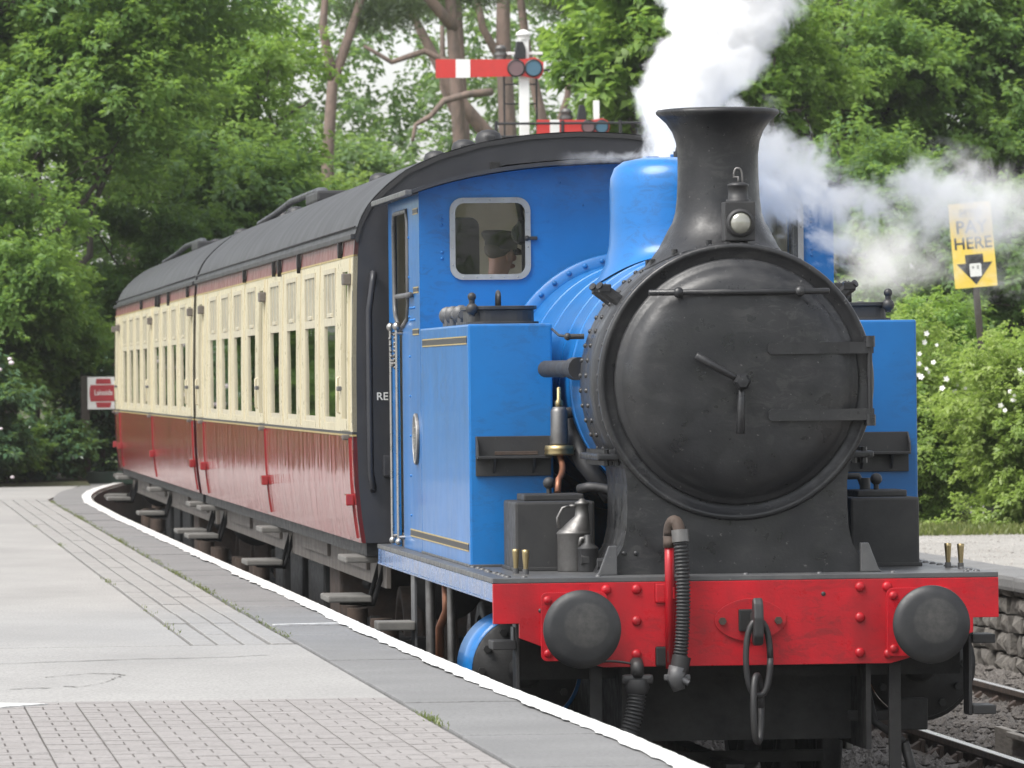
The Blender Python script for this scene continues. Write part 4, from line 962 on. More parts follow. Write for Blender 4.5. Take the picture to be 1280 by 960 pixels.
# ------------------------------------------------------------------ coaches
CL = 19.30
def sx_at(z):   # body side profile (distance from centreline)
    pr = [(1.30,1.352),(1.45,1.374),(1.65,1.392),(1.94,1.400),(2.4,1.399),(2.8,1.392),(3.05,1.382),(3.14,1.374)]
    for (a, xa), (b, xb) in zip(pr, pr[1:]):
        if z <= b: return xa + (xb-xa)*max(0, (z-a)/(b-a))
    return pr[-1][1]
def side_strip(m, s, y0, y1, z0, z1, out=0.0, th=.025, nz=None):
    nz = nz or max(1, int((z1-z0)/.08)); A = []; B = []; O = []
    for k in range(nz+1):
        z = z0 + (z1-z0)*k/nz; x = sx_at(z) + out
        O.append((m.b.verts.new((s*x,y0,z)), m.b.verts.new((s*x,y1,z)))); A.append((m.b.verts.new((s*x,y0,z)), m.b.verts.new((s*x,y1,z)))); B.append((m.b.verts.new((s*(x-th),y0,z)), m.b.verts.new((s*(x-th),y1,z))))
    f = []
    for k in range(nz):
        q_ = m._q([O[k][0],O[k][1],O[k+1][1],O[k+1][0]] if s > 0 else [O[k][0],O[k+1][0],O[k+1][1],O[k][1]], True); f += [m._q([B[k][0],B[k+1][0],B[k+1][1],B[k][1]]), m._q([A[k][0],A[k+1][0],B[k+1][0],B[k][0]]), m._q([A[k][1],B[k][1],B[k+1][1],A[k+1][1]])]
    f += [m._q([A[0][0],B[0][0],B[0][1],A[0][1]]), m._q([A[-1][0],A[-1][1],B[-1][1],B[-1][0]])]
    bmesh.ops.recalc_face_normals(m.b, faces=[q for q in f if q]); return m
ROOF = [(1.374,3.14),(1.345,3.245),(1.29,3.345),(1.20,3.44),(1.06,3.555),(.85,3.645),(.6,3.715),(.3,3.76),(0,3.775)]
roof_full = ROOF + [(-x,z) for x, z in ROOF[:-1][::-1]]
WIN = [(1.50,2.55),(3.42,4.47),(5.36,6.41),(7.28,8.33),(10.20,11.25),(12.10,13.15),(13.95,15.0),(15.80,16.85)]
DOORS = [(.22,.92),(8.98,9.70),(17.95,18.65)]
Z1, Z2, ZB, ZT = 2.02, 2.99, 2.63, 2.68
def make_coach(label, group):
    t = thing('railway_coach', label, 'coach', (0,0,0), 0, group)
    # ends
    endp = [(-sx_at(1.30),1.30)] + [(-sx_at(z),z) for z in (1.45,1.65,1.94,2.4,2.8,3.05)] + [(-x,z) for x, z in ROOF[:-1]] + [(x,z) for x, z in ROOF[::-1]] + [(sx_at(z),z) for z in (3.05,2.8,2.4,1.94,1.65,1.45,1.30)]
    for yy in (0, CL-.05):
        e = MB().prism(endp, 'xz', yy, yy+.05).build('coach_end', 'coach_black', t)
        sgn = -1 if yy == 0 else 1; y0 = yy if yy == 0 else yy+.05
        for s in (-1,1):
            m = MB(); m.tube([(s*1.27,y0,2.93),(s*1.27,y0+sgn*.07,2.93),(s*1.275,y0+sgn*.08,2.88),(s*1.30,y0+sgn*.08,2.70),(s*1.30,y0+sgn*.08,2.0),(s*1.298,y0+sgn*.08,1.72),(s*1.28,y0+sgn*.05,1.64),(s*1.28,y0,1.62)], .020, 8); m.build('end_pipe', 'coach_black', e)
            m = MB(); m.box(s*1.10,s*1.22,y0,y0+sgn*.04,1.70,1.83,bev=.01); m.build('socket_box', 'coach_black', e)
        m = MB(); m.box(-.46,.46,y0,y0+sgn*.16,1.20,3.25,bev=.02); m.build('gangway', 'grime', e)
        for x in (-.52,.12):
            m = MB(); m.box(x-.03,x+.03,y0,y0+sgn*.03,3.50,3.60,bev=.004); m.build('lamp_iron', 'grime', e)
        for s in (-1,1):
            m = MB(); m.cyl((s*.865,y0,1.055),(s*.865,y0+sgn*.30,1.055),.08,seg=16); m.lathe([(0,0),(.22,0),(.22,.02),(.1,.05)], (s*.865,y0+sgn*.34,1.055), (0,-sgn,0), 24); m.build('buffer', 'grime', e)
    # roof
    rm = MB(); rp = [(x*1.004, z+.004) for x, z in roof_full]; A = [(x,z) for x, z in rp]; ins = [(x*.985, z-.03) for x, z in rp[::-1]]
    rm.prism([(x*.998, z-.002) for x, z in A] + ins, 'xz', -.012, CL+.012)
    fine_ = []
    for (xa,za),(xb,zb) in zip(A, A[1:]):
        for k in range(3): fine_.append((xa+(xb-xa)*k/3, za+(zb-za)*k/3))
    fine_.append(A[-1]); nn = len(fine_)
    fine_ = [fine_[0]] + [tuple(sum(fine_[min(max(i+d,0),nn-1)][q]*wt for d, wt in ((-2,.1),(-1,.2),(0,.4),(1,.2),(2,.1))) for q in (0,1)) for i in range(1,nn-1)] + [fine_[-1]]
    rings_ = [[rm.b.verts.new((x,yy,z+.004)) for x, z in fine_] for yy in (-.014, CL+.014)]
    for k in range(nn-1): rm._q([rings_[0][k], rings_[0][k+1], rings_[1][k+1], rings_[1][k]], True)
    rf = rm.build('coach_roof', 'coach_roof', t)
    for s in (-1,1):
        m = MB(); m.box(s*1.372,s*1.402,-.012,CL+.012,3.138,3.172,bev=.006); m.build('gutter', 'coach_roof', rf)
        m = MB(); m.tube([(s*1.374,-.01,3.215),(s*1.374,CL+.01,3.215)], .006, 6); m.build('rain_strip', 'coach_roof', rf)
    vp = None
    for y, x in ((2.8,-.3),(4.6,-.3),(6.9,-.3),(12.1,-.3),(17.4,-.3),(9.6,.35),(14.8,.35)):
        if vp is None:
            m = MB(); m.lathe([(0,0),(.08,.0),(.085,.05),(.088,.11),(.075,.145),(.04,.165),(0,.17)], (0,0,-.03), (0,0,1), 16); m.box(-.03,.03,-.15,.0,.04,.10,bev=.01); m.ball((0,.10,.02),.07,10,(1,1.5,.8)); vp = m.build('ventilator', 'coach_roof', rf); o = vp
        else: o = share(vp, 'ventilator', rf, (0,0,0))
        o.location = (x, y, 3.755)
    MB().tube([(-.62,13.4,3.71),(-.62,13.8,3.80),(-.62,14.6,3.82),(-.64,17.6,3.815),(-.70,18.9,3.74),(-.82,19.3,3.66)], .030, 8).build('roof_pipe', 'coach_black', rf)
    MB().box(-.72,-.36,13.2,14.6,3.70,3.79,bev=.02).build('roof_hatch', 'coach_roof', rf)
    # floor and inner partition walls
    MB().box(-1.32,1.32,.05,CL-.05,1.22,1.30).build('floor', 'grime', t)
    for yy in (1.2,8.8,9.9,17.5): MB().box(-1.30,1.30,yy,yy+.03,1.30,3.12).build('partition', 'beige', t)
    for k, (a, b_) in enumerate(WIN):
        for s in (-1,1):
            m = MB(); m.box(s*.45,s*1.30,a-.47,a-.33,1.7,2.42,bev=.04); m.build('seat_back', 'brown_band', t)
    for s in (-1,1):
        lw = MB(); prev = 0
        side_strip(lw, s, 0, CL, 1.30, 1.945); lw = lw.build('lower_panel', 'maroon', t)
        m = MB(); side_strip(m, s, -.004, CL+.004, 1.9455, 1.957, .003); m.build('waist_line', 'yellow_line', t)
        m = MB(); side_strip(m, s, -.004, CL+.004, 1.9575, 1.972, .004); m.build('waist_line', 'sign_black', t)
        # upper cream side: strips above and below the windows, pillars between
        up = MB(); side_strip(up, s, 0, CL, 1.9725, Z1); side_strip(up, s, 0, CL, Z2, 3.035)
        ops = sorted(WIN + [(a+.12, b_-.12) for a, b_ in DOORS]); y = 0
        for a, b_ in ops: side_strip(up, s, y, a, Z1, Z2); y = b_
        side_strip(up, s, y, CL, Z1, Z2)
        up = up.build('upper_panel', 'cream', t)
        m = MB(); side_strip(m, s, 0, CL, 3.0355, 3.047, .003); m.build('cantrail_line', 'yellow_line', t)
        m = MB(); side_strip(m, s, 0, CL, 3.0475, 3.138); m.build('cantrail', 'brown_band', t)
        # raised vertical beads beside every window
        for a, b_ in WIN:
            m = MB(); side_strip(m, s, b_+.40, b_+.44, 1.985, 3.03, .007, .008); m.build('bead', 'cream', up)
            fr = MB(); x = sx_at(2.5)
            for (p0, p1, q0, q1) in ((a,a+.035,Z1,Z2),(b_-.035,b_,Z1,Z2),(a+.035,b_-.035,Z1,Z1+.035),(a+.035,b_-.035,Z2-.03,Z2),(a+.035,b_-.035,ZB,ZT)):
                fr.box(s*(x-.024),s*(x-.003),p0,p1,q0,q1)
            fr = fr.build('window', 'win_frame', t)
            MB().box(s*(x-.0165),s*(x-.0135),a+.034,b_-.034,Z1+.034,ZB+.001).build('pane', 'glass', fr)
            MB().box(s*(x-.020),s*(x-.012),a+.034,b_-.034,ZT-.001,Z2-.029).build('vent_pane', 'pale_vent', fr)
            m = MB(); m.box(s*(x-.0118),s*(x-.006),a+.30,a+.335,ZT,Z2-.03); m.box(s*(x-.0118),s*(x-.006),b_-.335,b_-.30,ZT,Z2-.03); m.box(s*(x-.0118),s*(x+.002),a+.34,b_-.34,ZT+.004,ZT+.03,bev=.004); m.build('vent_slides', 'win_frame', fr)['kind'] = 'stuff'
        for a, b_ in DOORS:
            d = MB(); side_strip(d, s, a, a+.12, 1.33, 3.03, .010, .012); side_strip(d, s, b_-.12, b_, 1.33, 3.03, .010, .012) if False else None
            d.b.clear(); side_strip(d, s, a+.012, b_-.012, 1.325, 1.935, .011, .012); dl = d.build('door', 'maroon', t)
            u2 = MB(); side_strip(u2, s, a+.012, a+.12, 1.98, 3.03, .011, .012); side_strip(u2, s, b_-.12, b_-.012, 1.98, 3.03, .011, .012); side_strip(u2, s, a+.12, b_-.12, 1.98, 2.05, .011, .012); side_strip(u2, s, a+.12, b_-.12, 2.95, 3.03, .011, .012)
            u2.build('door_upper', 'cream', dl)
            MB().box(s*1.384,s*1.388,a+.115,b_-.115,2.04,2.96).build('door_pane', 'glass', dl)
            for z in (1.56,2.9): m = MB(); m.box(s*sx_at(z),s*(sx_at(z)+.05),a-.06,a+.09,z-.035,z+.035,bev=.008); m.build('hinge', 'maroon' if z < 2 else 'solebar', dl)
            m = MB(); m.box(s*1.395,s*1.445,a+.02,a+.13,1.922,1.955,bev=.01); m.build('hinge', 'solebar', dl)
            m = MB(); m.box(s*1.40,s*1.435,b_-.12,b_-.02,2.22,2.25,bev=.006); m.build('door_handle', 'dull_steel', dl)
            m = MB(); m.tube([(s*1.40,b_+.03,2.08),(s*1.425,b_+.03,2.09),(s*1.425,b_+.03,2.30),(s*1.40,b_+.03,2.31)], .008, 6); m.build('grab_handle', 'cream', dl)
            # footboards under the door
            for (x0, x1, z) in ((1.20,1.435,1.175),(1.28,1.545,.935)):
                fb = MB().box(s*x0,s*x1,(a+b_)/2-.36,(a+b_)/2+.36,z,z+.04,bev=.01).build('footboard', 'timber_step', t)
                if z < 1:
                    for yy in ((a+b_)/2-.2,(a+b_)/2+.2):
                        m = MB(); m.tube([(s*(x1-.08),yy,z),(s*(x0-.02),yy,z-.02),(s*1.16,yy,1.25)], .016, 6); m.build('footboard_bracket', 'grime', fb)
        for y, hgt in ((.95,.01),(4.95,.04),(7.1,.03),(7.75,.02),(11.5,.01)):
            if hgt: m = MB(); m.prism([(y,3.135),(y+.10,3.135),(y+.10,3.06),(y+.05,3.05-hgt),(y,3.07-hgt*.5)], 'yz', s*1.385, s*1.410); m.build('dark_flap', 'grime', up)  # small dark plates hanging below the gutter
        # solebar and equipment
        sb_ = MB().box(s*1.17,s*1.20,.08,CL-.08,1.02,1.30,bev=.004).build('solebar', 'solebar', t)
        for a in (1.4,5.0,10.3,14.2): MB().box(s*1.2005,s*1.225,a,a+2.6,1.10,1.30,bev=.004).build('solebar_panel', 'solebar', sb_)
    for (y0, y1, x0, x1, z0) in ((5.6,6.6,-1.1,-.4,.45),(7.0,8.6,-1.12,-.5,.5),(9.6,11.0,-1.1,-.45,.48),(12.0,12.9,-1.1,-.4,.42),(6.2,8.2,.5,1.1,.5)):
        MB().box(x0,x1,y0,y1,z0,1.0,bev=.02).build('battery_box', 'rusty' if y0 < 6 else 'grime', t)
    MB().tube([(-.9,5,.9),(-.9,14,.9)], .05, 8).build('train_pipe', 'grime', t); MB().box(-.2,.2,3,16,.8,1.2).build('truss', 'grime', t)
    for by in (2.9, CL-2.9):
        bg_ = MB()
        for s in (-1,1):
            bg_.prism([(by-1.65,.50),(by-1.65,.66),(by-.7,.74),(by-.45,.62),(by+.45,.62),(by+.7,.74),(by+1.65,.66),(by+1.65,.50),(by+1.0,.48),(by+.5,.36),(by-.5,.36),(by-1.0,.48)], 'yz', s*.98, s*1.04)
        bg_.box(-1.0,1.0,by-.15,by+.15,.4,.62,bev=.02)
        bg_ = bg_.build('bogie', 'grime', t)
        for ay in (-1.3,1.3):
            for s in (-1,1):
                wh = MB(); wh.lathe([(0,0),(.12,0),(.13,.03),(.37,.05),(.38,.0),(.455,.0),(.457,.1),(.485,.105),(.485,.13),(0,.13)], (s*.80,by+ay,.457), (-s,0,0), 32); wh.build('wheel', 'rusty', bg_)
                m = MB(); m.box(s*1.03,s*1.16,by+ay-.13,by+ay+.13,.36,.60,bev=.03); m.prism([(by+ay-.34,.62),(by+ay+.34,.62),(by+ay+.24,.30),(by+ay-.24,.30)], 'yz', s*1.04, s*1.08, bev=.01); m.build('axle_box', 'rusty', bg_)
                for dy in (-.27,.27):
                    sp = MB(); pts = [(s*1.10 + .055*math.cos(k*PI/4), by+ay+dy+.055*math.sin(k*PI/4), .50+.20*k/40) for k in range(41)]; sp.tube(pts, .015, 5); sp.cyl((s*1.10,by+ay+dy,.66),(s*1.10,by+ay+dy,.78),.07,seg=10); sp.build('spring', 'rusty', bg_)
    return t
coach = make_coach('cream and maroon railway coach coupled directly behind the blue locomotive', 'cream and maroon coaches of the train')
coach.location = (0, 7.72, 0)
text_obj('end_lettering', 'RE', .066, 'white', [c for c in coach.children if c.name.startswith('coach_end')][0], (-1.255, -.004, 2.185), (1,0,0), (0,0,1), .001, align='LEFT')
text_obj('end_lettering', '9', .06, 'white', [c for c in coach.children if c.name.startswith('coach_end')][0], (-1.165, -.004, 2.035), (1,0,0), (0,0,1), .001, align='LEFT')
c2 = copy_tree(coach); c2.location = (-.0, 27.42, 0); c2.rotation_euler = (0,0,R(-.12)); c2['label'] = 'cream and maroon railway coach in the middle, coupled between two others'
c3 = copy_tree(coach); c3.location = (.045, 47.10, 0); c3.rotation_euler = (0,0,R(-5.2)); c3['label'] = 'cream and maroon railway coach at the tail, turning away on the curve'
for c in (c2, c3):
    for ch_ in list(c.children):
        for g_ in list(ch_.children):
            if g_.name.startswith('end_lettering'): bpy.data.objects.remove(g_)

# ------------------------------------------------------------------ semaphore signal behind the train
sig = thing('semaphore_signal', 'white bracket signal post with two red semaphore arms above the coach roof', 'signal', (4.90, 62.0, -.5))
def Z(z): return z + .5
post = MB().box(-.068,.068,-.068,.068,0,Z(6.98),bev=.012).build('post', 'white', sig)
m = MB(); m.lathe([(.09,0),(.09,.05),(.115,.06),(.09,.10),(.04,.13),(0,.14)], (0,0,Z(6.95)), (0,0,1), 16); m.build('finial', 'white', post)
def arm(x0, zc, Ln, y, sc=1.0):
    a = MB().prism([(x0-Ln,zc-.13*sc),(x0-.05,zc-.11*sc),(x0+.18*sc,zc-.15*sc),(x0+.24*sc,zc-.05*sc),(x0+.24*sc,zc+.08*sc),(x0+.12*sc,zc+.15*sc),(x0-.05,zc+.12*sc),(x0-Ln,zc+.13*sc)], 'xz', y-.015, y+.015, bev=.003).build('signal_arm', 'sig_red', sig)
    MB().box(x0-Ln*.78,x0-Ln*.62,y-.020,y-.0155,zc-.128*sc,zc+.128*sc).build('white_band', 'white', a)
    for xx, mt in ((x0-.14*sc,'specred'),(x0+.10*sc,'specblue')):
        MB().lathe([(.108*sc,0),(.108*sc,.004),(.104*sc,.008),(0,.008)], (xx,y-.018,zc), (0,-1,0), 24, False).build('spectacle_glass', mt, a)
        MB().lathe([(.105*sc,0),(.125*sc,0),(.125*sc,.016),(.105*sc,.016)], (xx,y-.018,zc), (0,-1,0), 24).build('spectacle_rim', 'sign_black', a)
    return a
arm(.02, Z(6.55), 1.25, -.13)
arm(.98, Z(5.735), .82, -.13, .78)
for (x, z, k) in ((-.12,6.80,1.0),(.74,5.92,.8)):
    m = MB(); m.prism([(x-.02,Z(z-.12)),(x+.14*k,Z(z-.12)),(x+.14*k,Z(z+.02)),(x+.10*k,Z(z+.12)),(x+.02,Z(z+.12))], 'xz', -.12,.08, bev=.01); m.build('lamp_case', 'sign_black', sig)
    m = MB(); m.lathe([(.09,0),(.10,.03),(.06,.09),(.09,.10),(.05,.15),(0,.16)], (x-.20*k,.0,Z(z-.08)), (0,0,1), 14); m.cyl((x-.20*k,0,Z(z-.20)),(x-.20*k,0,Z(z-.08)),.08,seg=14); m.build('signal_lamp', 'dull_steel', sig)
MB().box(.96,1.04,-.06,.04,Z(5.2),Z(6.10),bev=.01).build('post', 'white', sig)
for x in (-.26,.19):
    m = MB()
    m.cyl((x,.16,0),(x,.16,Z(6.7)),.014,seg=6); m.build('ladder_rail', 'sign_black', sig)
m = MB()
for k in range(24): m.cyl((-.26,.16,Z(.4+.27*k)),(.19,.16,Z(.4+.27*k)),.010,seg=6)
m.build('ladder_rungs', 'sign_black', sig)['kind'] = 'stuff'
MB().box(-.55,2.1,-.3,.4,Z(5.05),Z(5.12),bev=.01).build('gantry_floor', 'sign_black', sig)
for z in (5.60,5.78): MB().cyl((-.42,-.3,Z(z)),(2.1,-.3,Z(z)),.018,seg=8).build('guard_rail', 'sign_black', sig)
for x in (-.42,.5,1.3,2.08): MB().cyl((x,-.3,Z(5.1)),(x,-.3,Z(5.82)),.025,seg=8).build('guard_post', 'sign_black', sig)
MB().tube([(0,-.02,Z(6.5)),(.36,-.02,Z(6.53))], .016, 6).build('arm_spindle', 'sign_black', sig)
m = MB(); m.box(-.26,.26,-.04,.02,Z(6.74),Z(6.78),bev=.004); m.build('cross_bracket', 'white', sig)
MB().prism([(-.07,0),(.07,0),(.07,.0)], 'xz', 0, .01).b.free()
MB().box(1.9,2.1,-.1,.1,0,Z(5.05),bev=.01).build('support_post', 'white', sig)

# ------------------------------------------------------------------ PAY HERE sign on the far platform
pay = thing('parking_sign', 'yellow PAY HERE sign with black down arrow above the hedge', 'sign', (8.16, 42.0, FZ-.03), 0)
tilt = R(-5.0)
pb = MB().prism(rrect(-.235,.235,2.60,3.535,.01,2), 'xz', -.012, .012, bev=.002).build('sign_board', 'sign_yellow', pay)
MB().box(-.035,.035,.014,.08,-.2,3.4,bev=.004).build('sign_post', 'post', pay)
kids = [pb]
kids.append(MB().sheet_hole(rrect(-.12,.12,3.385,3.465,.004,1), [rrect(-.112,.112,3.393,3.457,.004,1)], 'xz', -.0145, -.0125).build('header_box', 'sign_black', pb))
kids.append(text_obj('lettering', 'METRIC', .062, 'sign_black', pb, (0,-.0135,3.425), (1,0,0), (0,0,1), .001))
kids.append(text_obj('lettering', 'PAY', .20, 'sign_black', pb, (0,-.0135,3.265), (1,0,0), (0,0,1), .001, 1.0))
kids.append(text_obj('lettering', 'HERE', .185, 'sign_black', pb, (0,-.0135,3.085), (1,0,0), (0,0,1), .001, 1.0))
kids.append(MB().prism([(-.10,2.965),(.10,2.965),(.10,2.87),(.20,2.87),(0,2.63),(-.20,2.87),(-.10,2.87)], 'xz', -.0145, -.0125).build('arrow', 'sign_black', pb))
lab = MB().prism(rrect(-.06,.07,2.72,2.865,.012,2), 'xz', -.018, -.0148).build('notice', 'white', pb)
m = MB(); m.box(-.035,-.01,-.0195,-.0183,2.81,2.835); m.box(.02,.045,-.0195,-.0183,2.80,2.84); m.build('notice_print', 'alu', pb)
pay.rotation_euler = (0, R(-4.5), 0)

# ------------------------------------------------------------------ station running-in board at the platform end
nb = thing('station_sign', 'white board with red emblem on two dark timber posts at the platform end', 'sign', (-.985, 61.0, PH), 0)
for x in (-.245,.245): MB().box(x-.06,x+.06,-.06,.06,-.05,1.46,bev=.01).build('sign_post', 'post', nb)
bd = MB().box(-.215,.215,-.10,-.07,1.00,1.44,bev=.004).build('sign_board', 'white', nb)
m = MB(); m.prism([(-.19,1.22),(-.185,1.28),(-.175,1.33),(.175,1.33),(.185,1.28),(.19,1.22),(.185,1.16),(.175,1.11),(-.175,1.11),(-.185,1.16)], 'xz', -.106, -.1005); m.build('emblem', 'sign_red', bd)
MB().prism([(-.105,1.345),(.105,1.345),(.095,1.415),(-.095,1.415)], 'xz', -.106, -.1005).build('emblem_bar', 'sign_red', bd)
MB().prism([(-.105,1.095),(.105,1.095),(.09,1.025),(-.09,1.025)], 'xz', -.106, -.1005).build('emblem_bar', 'sign_red', bd)
text_obj('lettering', 'Lakeside', .10, 'white', bd, (0,-.1075,1.225), (1,0,0), (0,0,1), .001, .72)
pl = thing('planter', 'low dark green trough of plants beneath the red emblem board', 'planter', (-.93, 60.9, PH))
MB().box(-.35,.35,-.25,-.08,-.02,.16,bev=.02).build('trough', paint('trough_green', (.03,.06,.04), (.02,.03,.025), rough=.5), pl)

# ------------------------------------------------------------------ trees, hedges and the wood behind
RS = np.random.RandomState(11)
def unit(n, r): v = r.normal(0,1,(n,3)); return v/np.linalg.norm(v,axis=1,keepdims=True)
def crown_points(r, c, rad, lobes, sprays, flat=.55, shell=.55):
    """spray centres: lobes spread through the crown ellipsoid, sprays spread over each lobe's outer shell"""
    c = np.array(c); rad = np.array(rad)
    L0 = c + unit(lobes, r)*rad*(r.uniform(.25,.85,(lobes,1)))
    lr = rad.mean()*r.uniform(.26,.44,lobes)
    k = r.randint(0,lobes,sprays); u = unit(sprays, r); u[:,2] = np.abs(u[:,2])*.8 + u[:,2]*.2
    P = L0[k] + u*(lr[k]*r.uniform(shell,1.05,sprays))[:,None]*np.array([1,1,.8])
    return P, u, L0
def sprays_to_leaves(r, P, u, per, length, size, up=.8, droop=.25):
    n = len(P)*per
    base = np.repeat(P,per,0); out = np.repeat(u,per,0)
    d = np.repeat(unit(len(P), r)*.55 + u*.8 + np.array([0,0,-droop]), per, 0); d /= np.linalg.norm(d,axis=1,keepdims=True)
    t = r.uniform(0,1,(n,1)); side = unit(n, r)
    pos = base + d*t*length + side*length*(.30*(1-t*.5))*r.uniform(.2,1,(n,1))
    N = out*.35 + unit(n, r)*.55 + np.array([0,0,up])
    D = d*.6 + side*.9 + np.array([0,0,-droop])
    return pos, N, D, r.uniform(.6,1.3,n)*size
def limb_path(r, a, b, n=7, wob=.12):
    a, b = np.array(a,float), np.array(b,float); L_ = np.linalg.norm(b-a); out = []
    off = unit(1, r)[0]*L_*wob
    for k in range(n):
        t = k/(n-1); out.append(tuple(a+(b-a)*t + off*math.sin(PI*t) + (r.normal(0,.02,3)*L_ if 0 < k < n-1 else 0) + np.array([0,0,.15*L_*t*(1-t)])))
    return out
def tree(name, label, base, th, tr, crown_c, crown_r, leaf, lobes, sprays, per, lsize, length=.55, group=None, seed=0, bark='bark', limbs=8, up=.8, shell=.55, cat='tree', droop=.25):
    r = np.random.RandomState(seed+100)
    root = thing(name, label, cat, base, 0, group); b0 = np.array(base)
    P, u, L0 = crown_points(r, crown_c, crown_r, lobes, sprays, shell=shell)
    pos, N, D, sz = sprays_to_leaves(r, P, u, per, length, lsize, up, droop)
    keep = pos[:,2] > b0[2]+.02
    leaf_mesh('crown', pos[keep], N[keep], D[keep], sz[keep], LF[leaf], root, loc=base)
    top = np.array([crown_c[0]+r.normal(0,.2), crown_c[1]+r.normal(0,.2), th + b0[2]])
    m = MB(); path = limb_path(r, b0, top, 9, .04); path = [tuple(np.array(p)-b0) for p in path]
    m.tube([(path[0][0],path[0][1],path[0][2]-.3)] + path, [tr*1.35] + [tr*(1-.75*k/8) for k in range(9)], 9)
    for k in range(min(limbs, len(L0))):
        j = r.randint(3,9); st = np.array(path[j]); pp = limb_path(r, st, L0[k]-b0, 8, .10)
        m.tube(pp, [tr*.42*(1-.85*q/7) for q in range(8)], 6)
        for q in range(3):
            s0 = np.array(pp[4+q]); e0 = s0 + unit(1,r)[0]*crown_r[0]*.45; m.tube(limb_path(r, s0, e0, 6, .12), [tr*.16*(1-.8*z/5) for z in range(6)], 5)
    m.build('trunk', bark, root); return root
GZ = -.5
# left side of the platform end
tree('broadleaf_tree', 'dark leaved tree overhanging the platform end on the station building side', (-4.6,66,.4), 7.5, .26, (-2.6,66.0,8.2), (4.0,3.0,3.3), 'dark', 34, 1500, 46, .13, .6, 'trees behind the platform', 1)
tree('broadleaf_tree', 'mid green tree with low arching branches behind the platform shrubs', (-2.4,65.5,.4), 6.0, .16, (-1.2,65,6.2), (2.0,1.6,1.7), 'mid', 22, 620, 44, .12, .55, 'trees behind the platform', 2)
tree('shrub', 'tall mid green leafy shrub growing at the end of the platform', (-2.3,61.2,.8), 3.3, .07, (-2.35,61.4,3.5), (1.35,1.1,2.0), 'mid', 30, 950, 44, .095, .42, None, 3, cat='shrub', shell=.3)
tree('shrub', 'light green arching shrub leaning towards the tail of the train', (-1.9,62.4,.8), 2.6, .05, (-1.65,62.3,3.0), (.85,.8,1.4), 'light', 16, 330, 40, .09, .42, None, 4, cat='shrub', shell=.3)
tree('shrub', 'glossy dark rhododendron bush with pale flower heads at the platform edge', (-2.7,58.6,PH-.02), 1.6, .06, (-2.75,58.9,2.0), (.75,.8,1.05), 'rhod', 24, 560, 34, .12, .26, None, 5, cat='shrub', shell=.3)
tree('shrub', 'dark glossy laurel bush behind the red emblem board', (-1.0,62.6,.8), 1.8, .05, (-.95,62.9,2.0), (.75,.6,1.25), 'rhod', 22, 430, 34, .12, .26, None, 6, cat='shrub', shell=.3)
tree('shrub', 'dark ivy covered shrub filling the gap below the arching branches', (-.2,67,.3), 2.5, .08, (-.3,67.5,3.0), (1.8,1.0,2.6), 'dark', 30, 900, 40, .11, .4, None, 7, cat='shrub', shell=.3)
for k, (x, y) in enumerate(((-4.6,60.5),(-6.4,61.5),(-8.3,61.0),(-10.3,62.0),(-12.2,61.2))):
    tree('shrub', ('clipped','loose','tall','dense','spreading')[k]+' green hedge shrub further along the back of the platform', (x,y,.8), 3.0, .06, (x,y+.3,3.2), (1.3,.9,2.3), ('mid','dark')[k%2], 22, 420, 40, .12, .5, None, 70+k, cat='shrub', shell=.3)
# behind the train, left to centre
tree('broadleaf_tree', 'dense dark green tree rising directly behind the tail coach', (1.4,70.5,GZ), 5.0, .2, (1.1,70.5,4.4), (2.3,1.7,2.3), 'dark', 30, 1150, 44, .115, .5, 'trees behind the train', 8, shell=.4)
tree('broadleaf_tree', 'bright yellow green tree with dark crooked branches over the coach roofs', (2.4,78,GZ), 6.6, .20, (1.15,78,6.3), (1.85,2.0,2.5), 'light', 26, 760, 42, .12, .6, 'trees behind the train', 9, limbs=16)
tree('broadleaf_tree', 'light green tree leaning out beside the red barked pine', (3.4,82,GZ), 4.6, .14, (3.3,82,4.2), (1.5,1.4,1.5), 'lime', 20, 420, 42, .12, .5, 'trees behind the train', 10)
tree('broadleaf_tree', 'dark tree with ragged crown high above the coach roofs', (.8,80,GZ), 8.4, .24, (-.3,80.5,8.8), (2.2,1.8,2.0), 'mid', 22, 620, 42, .13, .6, 'trees behind the train', 21)
# sycamore behind the signal
tree('sycamore_tree', 'sycamore with large bright green leaves hanging beside the rising steam', (8.8,70,GZ), 7.2, .22, (7.55,70,7.3), (1.25,1.3,1.9), 'light', 18, 300, 40, .20, .6, None, 11)
tree('broadleaf_tree', 'pale green tree standing well behind the lower signal arm', (11.2,92,GZ), 7, .22, (11.0,92,6.6), (2.0,1.6,3.0), 'far', 26, 700, 42, .15, .6, 'trees behind the train', 12)
# right hand wood
tree('broadleaf_tree', 'green oak with dark twisted trunk behind the drifting steam', (11.2,74,GZ), 9, .24, (10.9,74,6.6), (2.6,1.8,2.9), 'mid', 34, 1150, 44, .125, .5, 'trees beyond the far platform', 13, limbs=14)
tree('broadleaf_tree', 'leafy tree with forked trunk standing behind the yellow sign', (13.9,75,GZ), 9.5, .26, (13.6,74.5,6.8), (2.4,1.8,3.2), 'mid', 32, 1050, 44, .125, .5, 'trees beyond the far platform', 14, limbs=14)
tree('broadleaf_tree', 'dark dense tree low beneath the steam behind the cab', (9.2,66,GZ), 5, .2, (9.4,66,3.6), (2.4,1.3,2.6), 'dark', 32, 1000, 44, .11, .45, 'trees beyond the far platform', 15, shell=.35)
tree('broadleaf_tree', 'dark undergrowth tree close behind the rose hedge', (11.4,58,.4), 4, .15, (11.0,58,3.2), (2.2,1.1,2.3), 'dark', 30, 900, 44, .10, .42, 'trees beyond the far platform', 16, shell=.35)
